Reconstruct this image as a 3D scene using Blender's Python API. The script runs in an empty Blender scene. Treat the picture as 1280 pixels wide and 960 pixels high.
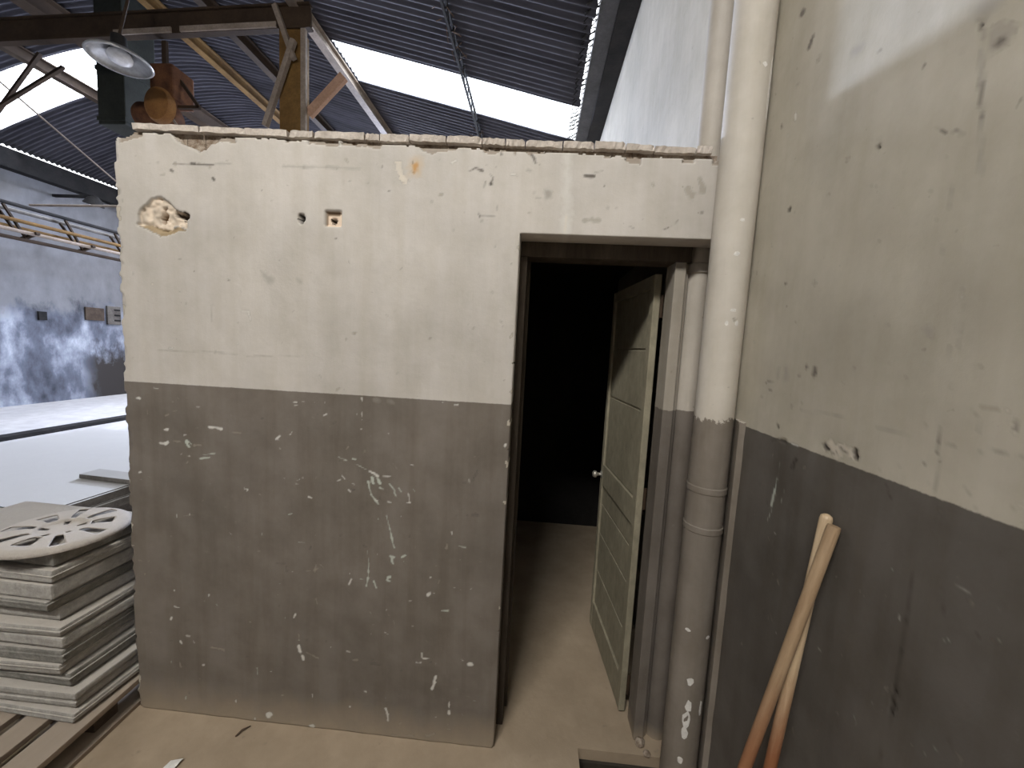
import bpy, bmesh, math, random
import numpy as np
from mathutils import Vector, Matrix

S = bpy.context.scene
C = S.collection
R = math.radians
RNG = random.Random(7)

# ------------------------------------------------------------------ camera
YAW, PITCH, ROLL = -0.062, 0.095, -0.052
CAM = Vector((0.0, -1.381, 1.6))
fwd = Vector((math.sin(YAW) * math.cos(PITCH), math.cos(YAW) * math.cos(PITCH), -math.sin(PITCH)))
rt0 = Vector((math.cos(YAW), -math.sin(YAW), 0))
dn0 = fwd.cross(rt0)
rt = math.cos(ROLL) * rt0 + math.sin(ROLL) * dn0
dn = -math.sin(ROLL) * rt0 + math.cos(ROLL) * dn0
cam = bpy.data.objects.new('camera', bpy.data.cameras.new('camera'))
C.objects.link(cam)
cam.matrix_world = Matrix(((rt.x, -dn.x, -fwd.x, CAM.x), (rt.y, -dn.y, -fwd.y, CAM.y), (rt.z, -dn.z, -fwd.z, CAM.z), (0, 0, 0, 1)))
cam.data.sensor_width = 36.0
cam.data.lens = 36.0 * 477.5 / 1280
cam.data.clip_start = 0.02
S.camera = cam

# ------------------------------------------------------------------ light and exposure
S.view_settings.view_transform = 'Standard'
S.view_settings.look = 'None'
S.view_settings.gamma = 1.0
S.view_settings.use_curve_mapping = False
S.view_settings.exposure = 0.0
w = bpy.data.worlds.new('sky')
S.world = w
w.use_nodes = True
w.node_tree.nodes['Background'].inputs[0].default_value = (0.93, 0.96, 1.0, 1)
w.node_tree.nodes['Background'].inputs[1].default_value = 4.0


def area(name, loc, target, sx, sy, power, col):
    d = bpy.data.lights.new(name, 'AREA')
    d.shape = 'RECTANGLE'
    d.size, d.size_y, d.energy, d.color = sx, sy, power, col
    o = bpy.data.objects.new(name, d)
    C.objects.link(o)
    o.location = loc
    o.rotation_euler = (Vector(target) - Vector(loc)).to_track_quat('-Z', 'Y').to_euler()
    return o


area('daylight_rear_skylight', (-1.05, -3.2, 4.66), (-0.1, 0.0, 1.2), 1.5, 0.32, 222, (1.0, 0.96, 0.905))
area('daylight_right_skylight', (-1.2, 3.65, 5.3), (-1.2, 3.65, 0.0), 2.6, 0.6, 75, (0.8, 0.86, 1.0))
area('daylight_left_skylight', (-8.0, 4.6, 6.2), (-6.4, 4.2, 0.0), 2.6, 0.7, 400, (0.91, 0.9, 1.0))
area('added_far_skylight', (-6.0, 8.5, 6.6), (-6.4, 6.2, 0.0), 4.2, 2.0, 1280, (0.9, 0.89, 1.0))  # unseen skylight lamp, added to brighten the left floor
area('daylight_far_window', (-4.1, 10.0, 4.1), (0.664, -0.5, 2.5), 1.3, 0.6, 1350, (0.68, 0.77, 1.0))

# ------------------------------------------------------------------ node material helpers


def new_mat(name):
    m = bpy.data.materials.new(name)
    m.use_nodes = True
    nt = m.node_tree
    return m, nt, nt.nodes['Principled BSDF']


def nd(nt, kind, **kw):
    n = nt.nodes.new(kind)
    for k, v in kw.items():
        setattr(n, k, v)
    return n


def noise(nt, scale, detail=4, rough=0.6, vec=None, distortion=0.0):
    n = nd(nt, 'ShaderNodeTexNoise')
    n.inputs['Scale'].default_value = scale
    n.inputs['Detail'].default_value = detail
    n.inputs['Roughness'].default_value = rough
    n.inputs['Distortion'].default_value = distortion
    if vec is not None:
        nt.links.new(vec, n.inputs['Vector'])
    return n.outputs['Fac']


def ramp(nt, fac, stops):
    n = nd(nt, 'ShaderNodeValToRGB')
    nt.links.new(fac, n.inputs[0])
    e = n.color_ramp.elements
    while len(e) < len(stops):
        e.new(0.5)
    for el, (p, c) in zip(e, stops):
        el.position = p
        el.color = (c[0], c[1], c[2], 1) if len(c) == 3 else c
    return n.outputs['Color']


def mix(nt, fac, a, b, mode='MIX'):
    n = nd(nt, 'ShaderNodeMix', data_type='RGBA', blend_type=mode)
    for sock, v in ((n.inputs['Factor'], fac), (n.inputs['A'], a), (n.inputs['B'], b)):
        if hasattr(v, 'is_output'):
            nt.links.new(v, sock)
        elif isinstance(v, (int, float)):
            sock.default_value = v
        else:
            sock.default_value = (v[0], v[1], v[2], 1)
    return n.outputs['Result']


def math_node(nt, op, a, b=0.0, clamp=False):
    n = nd(nt, 'ShaderNodeMath', operation=op, use_clamp=clamp)
    for i, v in enumerate((a, b)):
        if hasattr(v, 'is_output'):
            nt.links.new(v, n.inputs[i])
        else:
            n.inputs[i].default_value = v
    return n.outputs[0]


def bump(nt, bsdf, height, strength=0.3, dist=0.01):
    b = nd(nt, 'ShaderNodeBump')
    b.inputs['Strength'].default_value = strength
    b.inputs['Distance'].default_value = dist
    nt.links.new(height, b.inputs['Height'])
    nt.links.new(b.outputs[0], bsdf.inputs['Normal'])


def coords(nt):
    return nd(nt, 'ShaderNodeNewGeometry').outputs['Position']


def stretch(nt, vec, sc):
    n = nd(nt, 'ShaderNodeMapping')
    n.inputs['Scale'].default_value = sc
    nt.links.new(vec, n.inputs['Vector'])
    return n.outputs[0]


def worn(name, c1, c2, scale=3.0, rough=0.85, metal=0.0, bumps=0.25, sc=(1, 1, 1), top_col=None, obj=False):
    """A surface that wanders between two colours, with finer dirt and a bump."""
    m, nt, b = new_mat(name)
    v = nd(nt, 'ShaderNodeTexCoord').outputs['Object'] if obj else coords(nt)
    v = stretch(nt, v, sc)
    f = noise(nt, scale, 6, 0.65, v)
    col = ramp(nt, f, [(0.32, c1), (0.68, c2)])
    f2 = noise(nt, scale * 9, 4, 0.7, v)
    col = mix(nt, 1.0, col, ramp(nt, f2, [(0.3, (0.78, 0.78, 0.78)), (0.65, (1.06, 1.06, 1.06))]), 'MULTIPLY')
    if top_col:
        nrm = nd(nt, 'ShaderNodeSeparateXYZ')
        nt.links.new(nd(nt, 'ShaderNodeNewGeometry').outputs['Normal'], nrm.inputs[0])
        up = math_node(nt, 'MULTIPLY', math_node(nt, 'SUBTRACT', nrm.outputs['Z'], 0.4, True), 1.4, True)
        col = mix(nt, up, col, top_col)
    nt.links.new(col, b.inputs['Base Color'])
    b.inputs['Roughness'].default_value = rough
    b.inputs['Specular IOR Level'].default_value = 0.2
    b.inputs['Metallic'].default_value = metal
    if bumps:
        bump(nt, b, f2, bumps, 0.006)
    return m


def two_tone(name, upper, lower, zb, marks=False, wob=0.006, dirt=(0.33, 0.27, 0.2), dirt_z=0.0, up_noise=0.16, low_noise=0.3):
    """Oil paint dado: pale paint above height zb, grey below, with stains, drips and optional painted marks."""
    m, nt, b = new_mat(name)
    p = coords(nt)
    sep = nd(nt, 'ShaderNodeSeparateXYZ')
    nt.links.new(p, sep.inputs[0])
    big = noise(nt, 1.7, 5, 0.6, p)
    mid = noise(nt, 7.0, 6, 0.65, p)
    fine = noise(nt, 60.0, 4, 0.7, p)
    drip = noise(nt, 5.0, 5, 0.6, stretch(nt, p, (3.0, 3.0, 0.25)))
    k = up_noise
    up = ramp(nt, big, [(0.3, [c * (1 - k) for c in upper]), (0.7, [min(1, c * (1 + k * .6)) for c in upper])])
    up = mix(nt, 1.0, up, ramp(nt, mid, [(0.3, (0.9, 0.895, 0.88)), (0.6, (1.02, 1.02, 1.03))]), 'MULTIPLY')
    up = mix(nt, 1.0, up, ramp(nt, drip, [(0.3, (0.93, 0.92, 0.89)), (0.6, (1.01, 1.01, 1.01))]), 'MULTIPLY')
    k = low_noise
    lo = ramp(nt, big, [(0.3, [c * (1 - k * .6) for c in lower]), (0.7, [c * (1 + k * .5) for c in lower])])
    lo = mix(nt, 1.0, lo, ramp(nt, mid, [(0.3, (0.84, 0.82, 0.8)), (0.62, (1.05, 1.05, 1.07))]), 'MULTIPLY')
    lo = mix(nt, 1.0, lo, ramp(nt, drip, [(0.28, (0.86, 0.84, 0.8)), (0.55, (1.02, 1.02, 1.02))]), 'MULTIPLY')
    edge = math_node(nt, 'MULTIPLY', math_node(nt, 'SUBTRACT', fine, 0.5), wob * 2)
    edge = math_node(nt, 'ADD', edge, math_node(nt, 'MULTIPLY', math_node(nt, 'SUBTRACT', mid, 0.5), wob * 1.5))
    h = math_node(nt, 'ADD', sep.outputs['Z'], edge)
    step = math_node(nt, 'MULTIPLY', math_node(nt, 'SUBTRACT', h, zb - 0.0015), 330.0, True)
    col = mix(nt, step, lo, up)
    if dirt_z:
        d = math_node(nt, 'SUBTRACT', 1.0, math_node(nt, 'DIVIDE', math_node(nt, 'ADD', sep.outputs['Z'], math_node(nt, 'MULTIPLY', math_node(nt, 'SUBTRACT', mid, 0.5), dirt_z * 1.2)), dirt_z), True)
        col = mix(nt, math_node(nt, 'MULTIPLY', d, 0.85, True), col, dirt)
    speck = noise(nt, 38.0, 2, 0.5, p)
    col = mix(nt, math_node(nt, 'MULTIPLY', math_node(nt, 'SUBTRACT', speck, 0.72), 7.0, True), col, (0.2, 0.18, 0.15))
    if marks:
        a = nd(nt, 'ShaderNodeAttribute', attribute_name='mark')
        col = mix(nt, a.outputs['Alpha'], col, a.outputs['Color'])
    nt.links.new(col, b.inputs['Base Color'])
    b.inputs['Roughness'].default_value = 0.62
    b.inputs['Specular IOR Level'].default_value = 0.25
    bump(nt, b, math_node(nt, 'ADD', fine, math_node(nt, 'MULTIPLY', mid, 2.0)), 0.12, 0.006)
    return m


# ------------------------------------------------------------------ object helpers
def tag(o, label=None, cat=None, group=None, kind=None):
    for k, v in (('label', label), ('category', cat), ('group', group), ('kind', kind)):
        if v:
            o[k] = v
    return o


def thing(name, label, cat, loc=(0, 0, 0), rot=(0, 0, 0), group=None):
    o = bpy.data.objects.new(name, None)
    C.objects.link(o)
    o.empty_display_size = 0.1
    o.location = loc
    o.rotation_euler = rot
    return tag(o, label, cat, group)


def link(name, me, m, parent=None, smooth=False):
    if m is not None:
        me.materials.append(m)
    if smooth:
        me.polygons.foreach_set('use_smooth', [True] * len(me.polygons))
    o = bpy.data.objects.new(name, me)
    C.objects.link(o)
    if parent is not None:
        o.parent = parent
    return o


class MB:
    """Collects shapes into one mesh."""

    def __init__(self):
        self.bm = bmesh.new()

    def box(self, lo, hi, bev=0.0, mat=None, jit=0.0):
        x0, y0, z0 = lo
        x1, y1, z1 = hi
        r = bmesh.ops.create_cube(self.bm, size=1.0)
        vs = r['verts']
        for v in vs:
            v.co = Vector((x0 + (v.co.x + .5) * (x1 - x0), y0 + (v.co.y + .5) * (y1 - y0), z0 + (v.co.z + .5) * (z1 - z0)))
            if jit:
                v.co += Vector([RNG.uniform(-jit, jit) for _ in range(3)])
        if bev:
            es = list({e for v in vs for e in v.link_edges})
            r2 = bmesh.ops.bevel(self.bm, geom=es, offset=bev, segments=2, affect='EDGES', profile=0.6)
            vs = list({v for f in r2['faces'] for v in f.verts} | {v for v in vs if v.is_valid})
        if mat is not None:
            for v in vs:
                v.co = mat @ v.co
        return self

    def bar(self, a, b, w, h, bev=0.0, up=(0, 0, 1)):
        a, b = Vector(a), Vector(b)
        d = b - a
        L = d.length
        z = d.normalized()
        u = Vector(up)
        if abs(u.dot(z)) > 0.98:
            u = Vector((0, 1, 0))
        x = u.cross(z).normalized()
        y = z.cross(x)
        M = Matrix(((x.x, y.x, z.x, a.x), (x.y, y.y, z.y, a.y), (x.z, y.z, z.z, a.z), (0, 0, 0, 1)))
        return self.box((-w / 2, -h / 2, 0), (w / 2, h / 2, L), bev, M)

    def ibeam(self, a, b, w, h, t=0.014):
        """I section along a-b: flanges w wide, web h deep."""
        a, b = Vector(a), Vector(b)
        z = (b - a).normalized()
        x = Vector((0, 0, 1)).cross(z).normalized()
        y = z.cross(x)
        L = (b - a).length
        M = Matrix(((x.x, y.x, z.x, a.x), (x.y, y.y, z.y, a.y), (x.z, y.z, z.z, a.z), (0, 0, 0, 1)))
        self.box((-w / 2, h / 2 - t, 0), (w / 2, h / 2, L), 0.002, M)
        self.box((-w / 2, -h / 2, 0), (w / 2, -h / 2 + t, L), 0.002, M)
        self.box((-t / 2, -h / 2 + t, 0), (t / 2, h / 2 - t, L), 0, M)
        return self

    def tube(self, pts, rad, n=14, cap=True):
        pts = [Vector(p) for p in pts]
        rads = rad if isinstance(rad, (list, tuple)) else [rad] * len(pts)
        rings = []
        x = None
        for i, p in enumerate(pts):
            t = (pts[min(i + 1, len(pts) - 1)] - pts[max(i - 1, 0)]).normalized()
            if x is None:
                u = Vector((0, 0, 1)) if abs(t.z) < 0.95 else Vector((1, 0, 0))
                x = u.cross(t).normalized()
            else:
                x = (x - t * x.dot(t)).normalized()
            y = t.cross(x)
            rings.append([self.bm.verts.new(p + rads[i] * (math.cos(2 * math.pi * k / n) * x + math.sin(2 * math.pi * k / n) * y)) for k in range(n)])
        for r0, r1 in zip(rings, rings[1:]):
            for k in range(n):
                self.bm.faces.new((r0[k], r0[(k + 1) % n], r1[(k + 1) % n], r1[k]))
        if cap:
            self.bm.faces.new(rings[0][::-1])
            self.bm.faces.new(rings[-1])
        return self

    def lathe(self, prof, n=32, M=None, a0=0.0, a1=None):
        full = a1 is None
        a1 = 2 * math.pi if full else a1
        cols = n if full else n + 1
        rows = []
        for r, z in prof:
            row = []
            for k in range(cols):
                a = a0 + (a1 - a0) * k / n
                co = Vector((r * math.cos(a), r * math.sin(a), z))
                row.append(self.bm.verts.new(M @ co if M is not None else co))
            rows.append(row)
        for r0, r1 in zip(rows, rows[1:]):
            for k in range(n):
                j = (k + 1) % cols
                if full or k + 1 < cols:
                    self.bm.faces.new((r0[k], r0[j], r1[j], r1[k]))
        return self

    def poly(self, pts, d):
        """Prism: polygon pts extruded by vector d."""
        a = [self.bm.verts.new(Vector(p)) for p in pts]
        b = [self.bm.verts.new(Vector(p) + Vector(d)) for p in pts]
        self.bm.faces.new(a[::-1])
        self.bm.faces.new(b)
        n = len(a)
        for i in range(n):
            self.bm.faces.new((a[i], a[(i + 1) % n], b[(i + 1) % n], b[i]))
        return self

    def build(self, name, m, parent=None, smooth=False):
        bmesh.ops.recalc_face_normals(self.bm, faces=self.bm.faces[:])
        me = bpy.data.meshes.new(name)
        self.bm.to_mesh(me)
        self.bm.free()
        return link(name, me, m, parent, smooth)


def smooth_by_angle(o, deg=35):
    me = o.data
    me.polygons.foreach_set('use_smooth', [True] * len(me.polygons))
    me.set_sharp_from_angle(angle=R(deg))
    return o


def raw_mesh(name, verts, faces):
    """verts (n,3) array, faces (m,4) array of quads, straight into a mesh."""
    me = bpy.data.meshes.new(name)
    verts = np.asarray(verts, np.float32)
    faces = np.asarray(faces, np.int32)
    me.vertices.add(len(verts))
    me.vertices.foreach_set('co', verts.ravel())
    me.loops.add(faces.size)
    me.loops.foreach_set('vertex_index', faces.ravel())
    me.polygons.add(len(faces))
    me.polygons.foreach_set('loop_start', np.arange(0, faces.size, 4, dtype=np.int32))
    me.polygons.foreach_set('loop_total', np.full(len(faces), 4, np.int32))
    me.update(calc_edges=True)
    me.validate()
    return me


def vnoise(shape, cell, seed):
    """Smooth value noise on a grid, 0..1."""
    r = np.random.RandomState(seed)
    h, wd = shape
    gy, gx = h // cell + 3, wd // cell + 3
    g = r.rand(gy, gx)
    y = np.arange(h) / cell
    x = np.arange(wd) / cell
    y0, x0 = y.astype(int), x.astype(int)
    fy, fx = (y - y0)[:, None], (x - x0)[None, :]
    fy, fx = fy * fy * (3 - 2 * fy), fx * fx * (3 - 2 * fx)
    a, b_ = g[np.ix_(y0, x0)], g[np.ix_(y0, x0 + 1)]
    c, d = g[np.ix_(y0 + 1, x0)], g[np.ix_(y0 + 1, x0 + 1)]
    return (a * (1 - fx) + b_ * fx) * (1 - fy) + (c * (1 - fx) + d * fx) * fy


# stain, chip and streak colours on the walls: colour, strength
INK = {'w': ((0.60, 0.585, 0.54), 1.0), 'g': ((0.46, 0.49, 0.43), 1.0), 't': ((0.30, 0.27, 0.22), 0.6),
       'd': ((0.12, 0.105, 0.09), 0.88), 'k': ((0.045, 0.035, 0.028), 0.95), 'y': ((0.28, 0.26, 0.23), 0.48),
       'o': ((0.5, 0.27, 0.09), 0.85), 'O': ((0.52, 0.36, 0.18), 0.7), 'c': ((0.64, 0.58, 0.49), 0.6),
       'l': ((0.66, 0.65, 0.61), 0.45), 'b': ((0.2, 0.14, 0.085), 0.9)}


def stamp(col, U, V, du, marks, seed):
    """Lay the recorded chips, scratches, streaks and stains (centimetres on the wall) into a colour layer."""
    n1 = vnoise(U.shape, 2, seed) - .5
    n2 = vnoise(U.shape, 5, seed + 1) - .5
    u0, v0 = U[0, 0], V[0, 0]
    for mk in marks:
        (c, s), wd = INK[mk[0]], mk[1] / 100
        pts = [(mk[i] / 100, mk[i + 1] / 100) for i in range(2, len(mk), 2)]
        if len(pts) == 1:
            pts = pts * 2
        soft = wd * (0.9 if mk[0] in 'Oly' else 0.3)
        pad = wd * 1.6 + 0.02
        for (ax, ay), (bx, by) in zip(pts, pts[1:]):
            i0 = max(0, int((min(ay, by) - pad - v0) / du)); i1 = min(U.shape[0], int((max(ay, by) + pad - v0) / du) + 2)
            j0 = max(0, int((min(ax, bx) - pad - u0) / du)); j1 = min(U.shape[1], int((max(ax, bx) + pad - u0) / du) + 2)
            if i1 <= i0 or j1 <= j0:
                continue
            sl = (slice(i0, i1), slice(j0, j1))
            u, v = U[sl], V[sl]
            dx, dy = bx - ax, by - ay
            L2 = dx * dx + dy * dy
            t = np.clip(((u - ax) * dx + (v - ay) * dy) / L2, 0, 1) if L2 > 1e-9 else np.zeros_like(u)
            d = np.hypot(u - ax - t * dx, v - ay - t * dy) + (n1[sl] * 0.5 + n2[sl] * 0.45) * min(wd, 0.03)
            a = np.clip((wd / 2 + soft / 2 - d) / max(soft, du * 0.9), 0, 1) * s
            old = col[sl]
            na = a + old[..., 3] * (1 - a)
            k = np.where(na > 1e-5, a / np.maximum(na, 1e-5), 0)[..., None]
            old[..., :3] = old[..., :3] * (1 - k) + np.array(c) * k
            old[..., 3] = na


def inside(poly, U, V):
    r = np.zeros(U.shape, bool)
    n = len(poly)
    for i in range(n):
        x0, y0 = poly[i]
        x1, y1 = poly[(i + 1) % n]
        c = ((y0 > V) != (y1 > V)) & (U < (x1 - x0) * (V - y0) / ((y1 - y0) or 1e-9) + x0)
        r ^= c
    return r


def sheet(name, U, V, keep, to3d, depth, inward, m, col=None):
    """A wall face as a fine grid (cells in keep), its free edges returned by the vector inward, with a colour layer."""
    h, wd = U.shape
    P = to3d(U, V, depth)
    idx = np.arange(h * wd).reshape(h, wd)
    ii, jj = np.nonzero(keep)
    F = np.stack([idx[ii, jj], idx[ii, jj + 1], idx[ii + 1, jj + 1], idx[ii + 1, jj]], 1)
    verts = P.reshape(-1, 3)
    base = to3d(U, V, np.zeros_like(depth)).reshape(-1, 3)
    pad = np.zeros((h + 1, wd + 1), bool)
    pad[1:h, 1:wd] = keep
    extra_v, extra_f = [], []
    cnt = h * wd
    inv = np.array(inward)
    back = {}

    def bk(v):
        nonlocal cnt
        if v not in back:
            back[v] = cnt
            extra_v.append(base[v] + inv)
            cnt += 1
        return back[v]
    for i, j in zip(ii, jj):
        for (di, dj, p, q) in ((-1, 0, (i, j + 1), (i, j)), (1, 0, (i + 1, j), (i + 1, j + 1)), (0, -1, (i, j), (i + 1, j)), (0, 1, (i + 1, j + 1), (i, j + 1))):
            if not pad[i + 1 + di, j + 1 + dj]:
                a, b_ = int(idx[p]), int(idx[q])
                extra_f.append((a, b_, bk(b_), bk(a)))
    if extra_v:
        verts = np.concatenate([verts, np.array(extra_v)])
        F = np.concatenate([F, np.array(extra_f)])
    used = np.unique(F)
    remap = np.full(len(verts), -1)
    remap[used] = np.arange(len(used))
    me = raw_mesh(name, verts[used], remap[F])
    if col is not None:
        full = np.zeros((len(verts), 4), np.float32)
        full[:h * wd] = col.reshape(-1, 4)
        for v, b_ in back.items():
            full[b_] = full[v]
        at = me.color_attributes.new('mark', 'FLOAT_COLOR', 'POINT')
        at.data.foreach_set('color', full[used].ravel())
    return link(name, me, m)


# ------------------------------------------------------------------ materials
PALE = (0.53, 0.497, 0.455)
GREY = (0.171, 0.15, 0.127)
M_booth = two_tone('booth_oil_paint', PALE, GREY, 1.392, marks=True, wob=0.002, dirt_z=0.15)
M_booth_side = two_tone('booth_side_paint', PALE, GREY, 1.392, dirt_z=0.07)
M_right = two_tone('right_wall_paint', (0.47, 0.435, 0.36), (0.114, 0.103, 0.09), 1.392, marks=True, wob=0.003)
M_right_plain = two_tone('right_wall_paint_plain', (0.47, 0.435, 0.36), (0.114, 0.103, 0.09), 1.392)
M_pipe = two_tone('pipe_paint', (0.54, 0.5, 0.44), (0.205, 0.18, 0.15), 1.40, wob=0.03, dirt_z=0.05)
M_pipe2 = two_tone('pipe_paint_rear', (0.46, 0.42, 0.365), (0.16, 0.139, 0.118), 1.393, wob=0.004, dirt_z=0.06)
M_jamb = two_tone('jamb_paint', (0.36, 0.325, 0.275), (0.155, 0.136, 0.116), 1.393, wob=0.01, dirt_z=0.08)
M_unlit = worn('unlit_plaster', (0.014, 0.013, 0.0125), (0.024, 0.022, 0.021), 2.5)  # darkness of the unlit booth interior put into the colour
M_tile = worn('pale_roof_tile', (0.46, 0.4, 0.345), (0.64, 0.58, 0.52), 9.0, 0.9, bumps=0.5)
M_rubble = worn('crumbled_mortar', (0.16, 0.1, 0.06), (0.5, 0.43, 0.35), 40.0, 0.95, bumps=0.7)
M_floor = None
M_roof = worn('weathered_fibre_cement', (0.045, 0.044, 0.054), (0.105, 0.104, 0.125), 1.2, 0.8, sc=(0.3, 3, 1))
M_steel = worn('old_painted_steel', (0.03, 0.019, 0.012), (0.06, 0.039, 0.024), 3.0, 0.7)
M_steel_pale = worn('pale_steel', (0.2, 0.16, 0.125), (0.32, 0.265, 0.22), 6.0, 0.7)
M_ochre = worn('ochre_steel', (0.105, 0.056, 0.016), (0.19, 0.11, 0.034), 4.0, 0.65)
M_dark = worn('dark_iron', (0.012, 0.012, 0.013), (0.03, 0.028, 0.027), 5.0, 0.75)
M_gutter = worn('grey_gutter_sheet', (0.055, 0.055, 0.06), (0.1, 0.1, 0.108), 4.0, 0.6)
M_rust = worn('rust', (0.06, 0.026, 0.015), (0.15, 0.065, 0.028), 9.0, 0.85)
M_orange = worn('orange_paint', (0.2, 0.09, 0.028), (0.28, 0.14, 0.045), 7.0, 0.6)
M_green = worn('dark_green_sheet', (0.02, 0.023, 0.019), (0.038, 0.042, 0.035), 3.0, 0.6)
M_slab = worn('dusty_concrete_slab', (0.3, 0.285, 0.26), (0.52, 0.5, 0.465), 6.0, 0.92, bumps=0.7, obj=True, top_col=(0.5, 0.46, 0.41))
M_slab_dark = worn('grey_concrete_slab', (0.16, 0.155, 0.14), (0.33, 0.32, 0.29), 8.0, 0.92, bumps=0.7, obj=True, top_col=(0.42, 0.39, 0.35))
M_pallet = worn('pallet_wood', (0.2, 0.15, 0.11), (0.34, 0.27, 0.21), 8.0, 0.9, sc=(5, 0.5, 5), obj=True, top_col=(0.37, 0.31, 0.25))
M_hub = worn('dusty_plastic_cap', (0.3, 0.27, 0.24), (0.44, 0.4, 0.36), 12.0, 0.8, top_col=(0.46, 0.42, 0.37))
M_panel = worn('pale_board', (0.1, 0.09, 0.08), (0.2, 0.185, 0.17), 5.0, 0.8, top_col=(0.55, 0.545, 0.53))  # pale upward faces, dark sides
M_panel_edge = worn('grey_board', (0.11, 0.1, 0.09), (0.24, 0.225, 0.205), 6.0, 0.9, top_col=(0.4, 0.39, 0.37))  # upward faces paler than the sides
M_block = worn('dark_block', (0.06, 0.045, 0.035), (0.12, 0.09, 0.07), 9.0, 0.9)
M_pit_shade = worn('pit_shade', (0.03, 0.027, 0.022), (0.06, 0.052, 0.042), 9.0, 0.5)
M_door = worn('door_olive_paint', (0.245, 0.222, 0.16), (0.37, 0.335, 0.245), 3.2, 0.7, sc=(1, 1, 0.6), bumps=0.15)
M_brass = worn('dull_knob', (0.4, 0.38, 0.33), (0.55, 0.52, 0.46), 8.0, 0.4, metal=0.6)
M_paper = worn('white_paper', (0.75, 0.73, 0.7), (0.82, 0.81, 0.78), 5.0, 0.8, bumps=0)
M_lampshell = worn('enamel_reflector', (0.34, 0.34, 0.34), (0.48, 0.48, 0.48), 3.0, 0.3, metal=0.4, bumps=0)
M_bulb = worn('frosted_bulb', (0.85, 0.85, 0.88), (0.9, 0.9, 0.92), 2.0, 0.25, bumps=0)
M_twig = worn('dry_twig', (0.1, 0.07, 0.05), (0.16, 0.11, 0.08), 20.0, 0.9)


def floor_material():
    m, nt, b = new_mat('dusty_concrete_floor')
    p = coords(nt)
    big = noise(nt, 0.9, 5, 0.6, p)
    mid = noise(nt, 5.0, 6, 0.65, p)
    fine = noise(nt, 45.0, 4, 0.7, p)
    col = ramp(nt, big, [(0.3, (0.325, 0.252, 0.175)), (0.7, (0.43, 0.345, 0.25))])
    col = mix(nt, 1.0, col, ramp(nt, mid, [(0.3, (0.8, 0.79, 0.77)), (0.65, (1.05, 1.05, 1.05))]), 'MULTIPLY')
    sep = nd(nt, 'ShaderNodeSeparateXYZ')
    nt.links.new(p, sep.inputs[0])
    # hall daylight put into paler colour, left of the brown dust of the doorway
    k = math_node(nt, 'ADD', math_node(nt, 'MULTIPLY', math_node(nt, 'ADD', sep.outputs['X'], 2.2), -0.9), math_node(nt, 'MULTIPLY', math_node(nt, 'SUBTRACT', mid, 0.5), 0.6), True)
    col = mix(nt, k, col, ramp(nt, mid, [(0.3, (0.44, 0.43, 0.43)), (0.7, (0.58, 0.575, 0.57))]))
    spots = math_node(nt, 'MULTIPLY', math_node(nt, 'SUBTRACT', noise(nt, 22.0, 2, 0.5, p), 0.7), 6.0, True)
    col = mix(nt, spots, col, (0.2, 0.16, 0.12))
    nt.links.new(col, b.inputs['Base Color'])
    b.inputs['Roughness'].default_value = 0.85
    bump(nt, b, math_node(nt, 'ADD', fine, mid), 0.25, 0.006)
    return m


def left_wall_material():
    m, nt, b = new_mat('patchy_blue_wall')
    p = coords(nt)
    sep = nd(nt, 'ShaderNodeSeparateXYZ')
    nt.links.new(p, sep.inputs[0])
    v = stretch(nt, p, (1, 1.0, 0.55))
    n1 = noise(nt, 1.0, 3, 0.5, v, 0.5)
    n2 = noise(nt, 4.0, 5, 0.65, v)
    glow_patch = ramp(nt, math_node(nt, 'ADD', math_node(nt, 'MULTIPLY', n1, 0.7), math_node(nt, 'MULTIPLY', n2, 0.3)),
                 [(0.38, (0.04, 0.045, 0.06)), (0.47, (0.13, 0.145, 0.19)), (0.53, (0.3, 0.33, 0.4)), (0.61, (0.62, 0.66, 0.74))])  # bluish-white glow on the lower wall put into the patches
    plain = ramp(nt, n2, [(0.3, (0.14, 0.143, 0.155)), (0.7, (0.205, 0.21, 0.225))])
    h = math_node(nt, 'ADD', sep.outputs['Z'], math_node(nt, 'MULTIPLY', math_node(nt, 'SUBTRACT', n2, 0.5), 1.2))
    col = mix(nt, math_node(nt, 'MULTIPLY', math_node(nt, 'SUBTRACT', h, 1.75), 3.0, True), glow_patch, plain)
    # a dark brown stretch low on the wall past Y = 6.3
    dk = math_node(nt, 'MULTIPLY', math_node(nt, 'SUBTRACT', math_node(nt, 'ADD', sep.outputs['Y'], math_node(nt, 'MULTIPLY', n2, 0.6)), 6.65), 4.0, True)
    dz = math_node(nt, 'MULTIPLY', math_node(nt, 'SUBTRACT', 1.15, h), 3.0, True)
    col = mix(nt, math_node(nt, 'MULTIPLY', dk, dz), col, (0.035, 0.03, 0.028))
    nt.links.new(col, b.inputs['Base Color'])
    b.inputs['Roughness'].default_value = 0.8
    return m


M_floor = floor_material()
M_left = left_wall_material()


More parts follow.
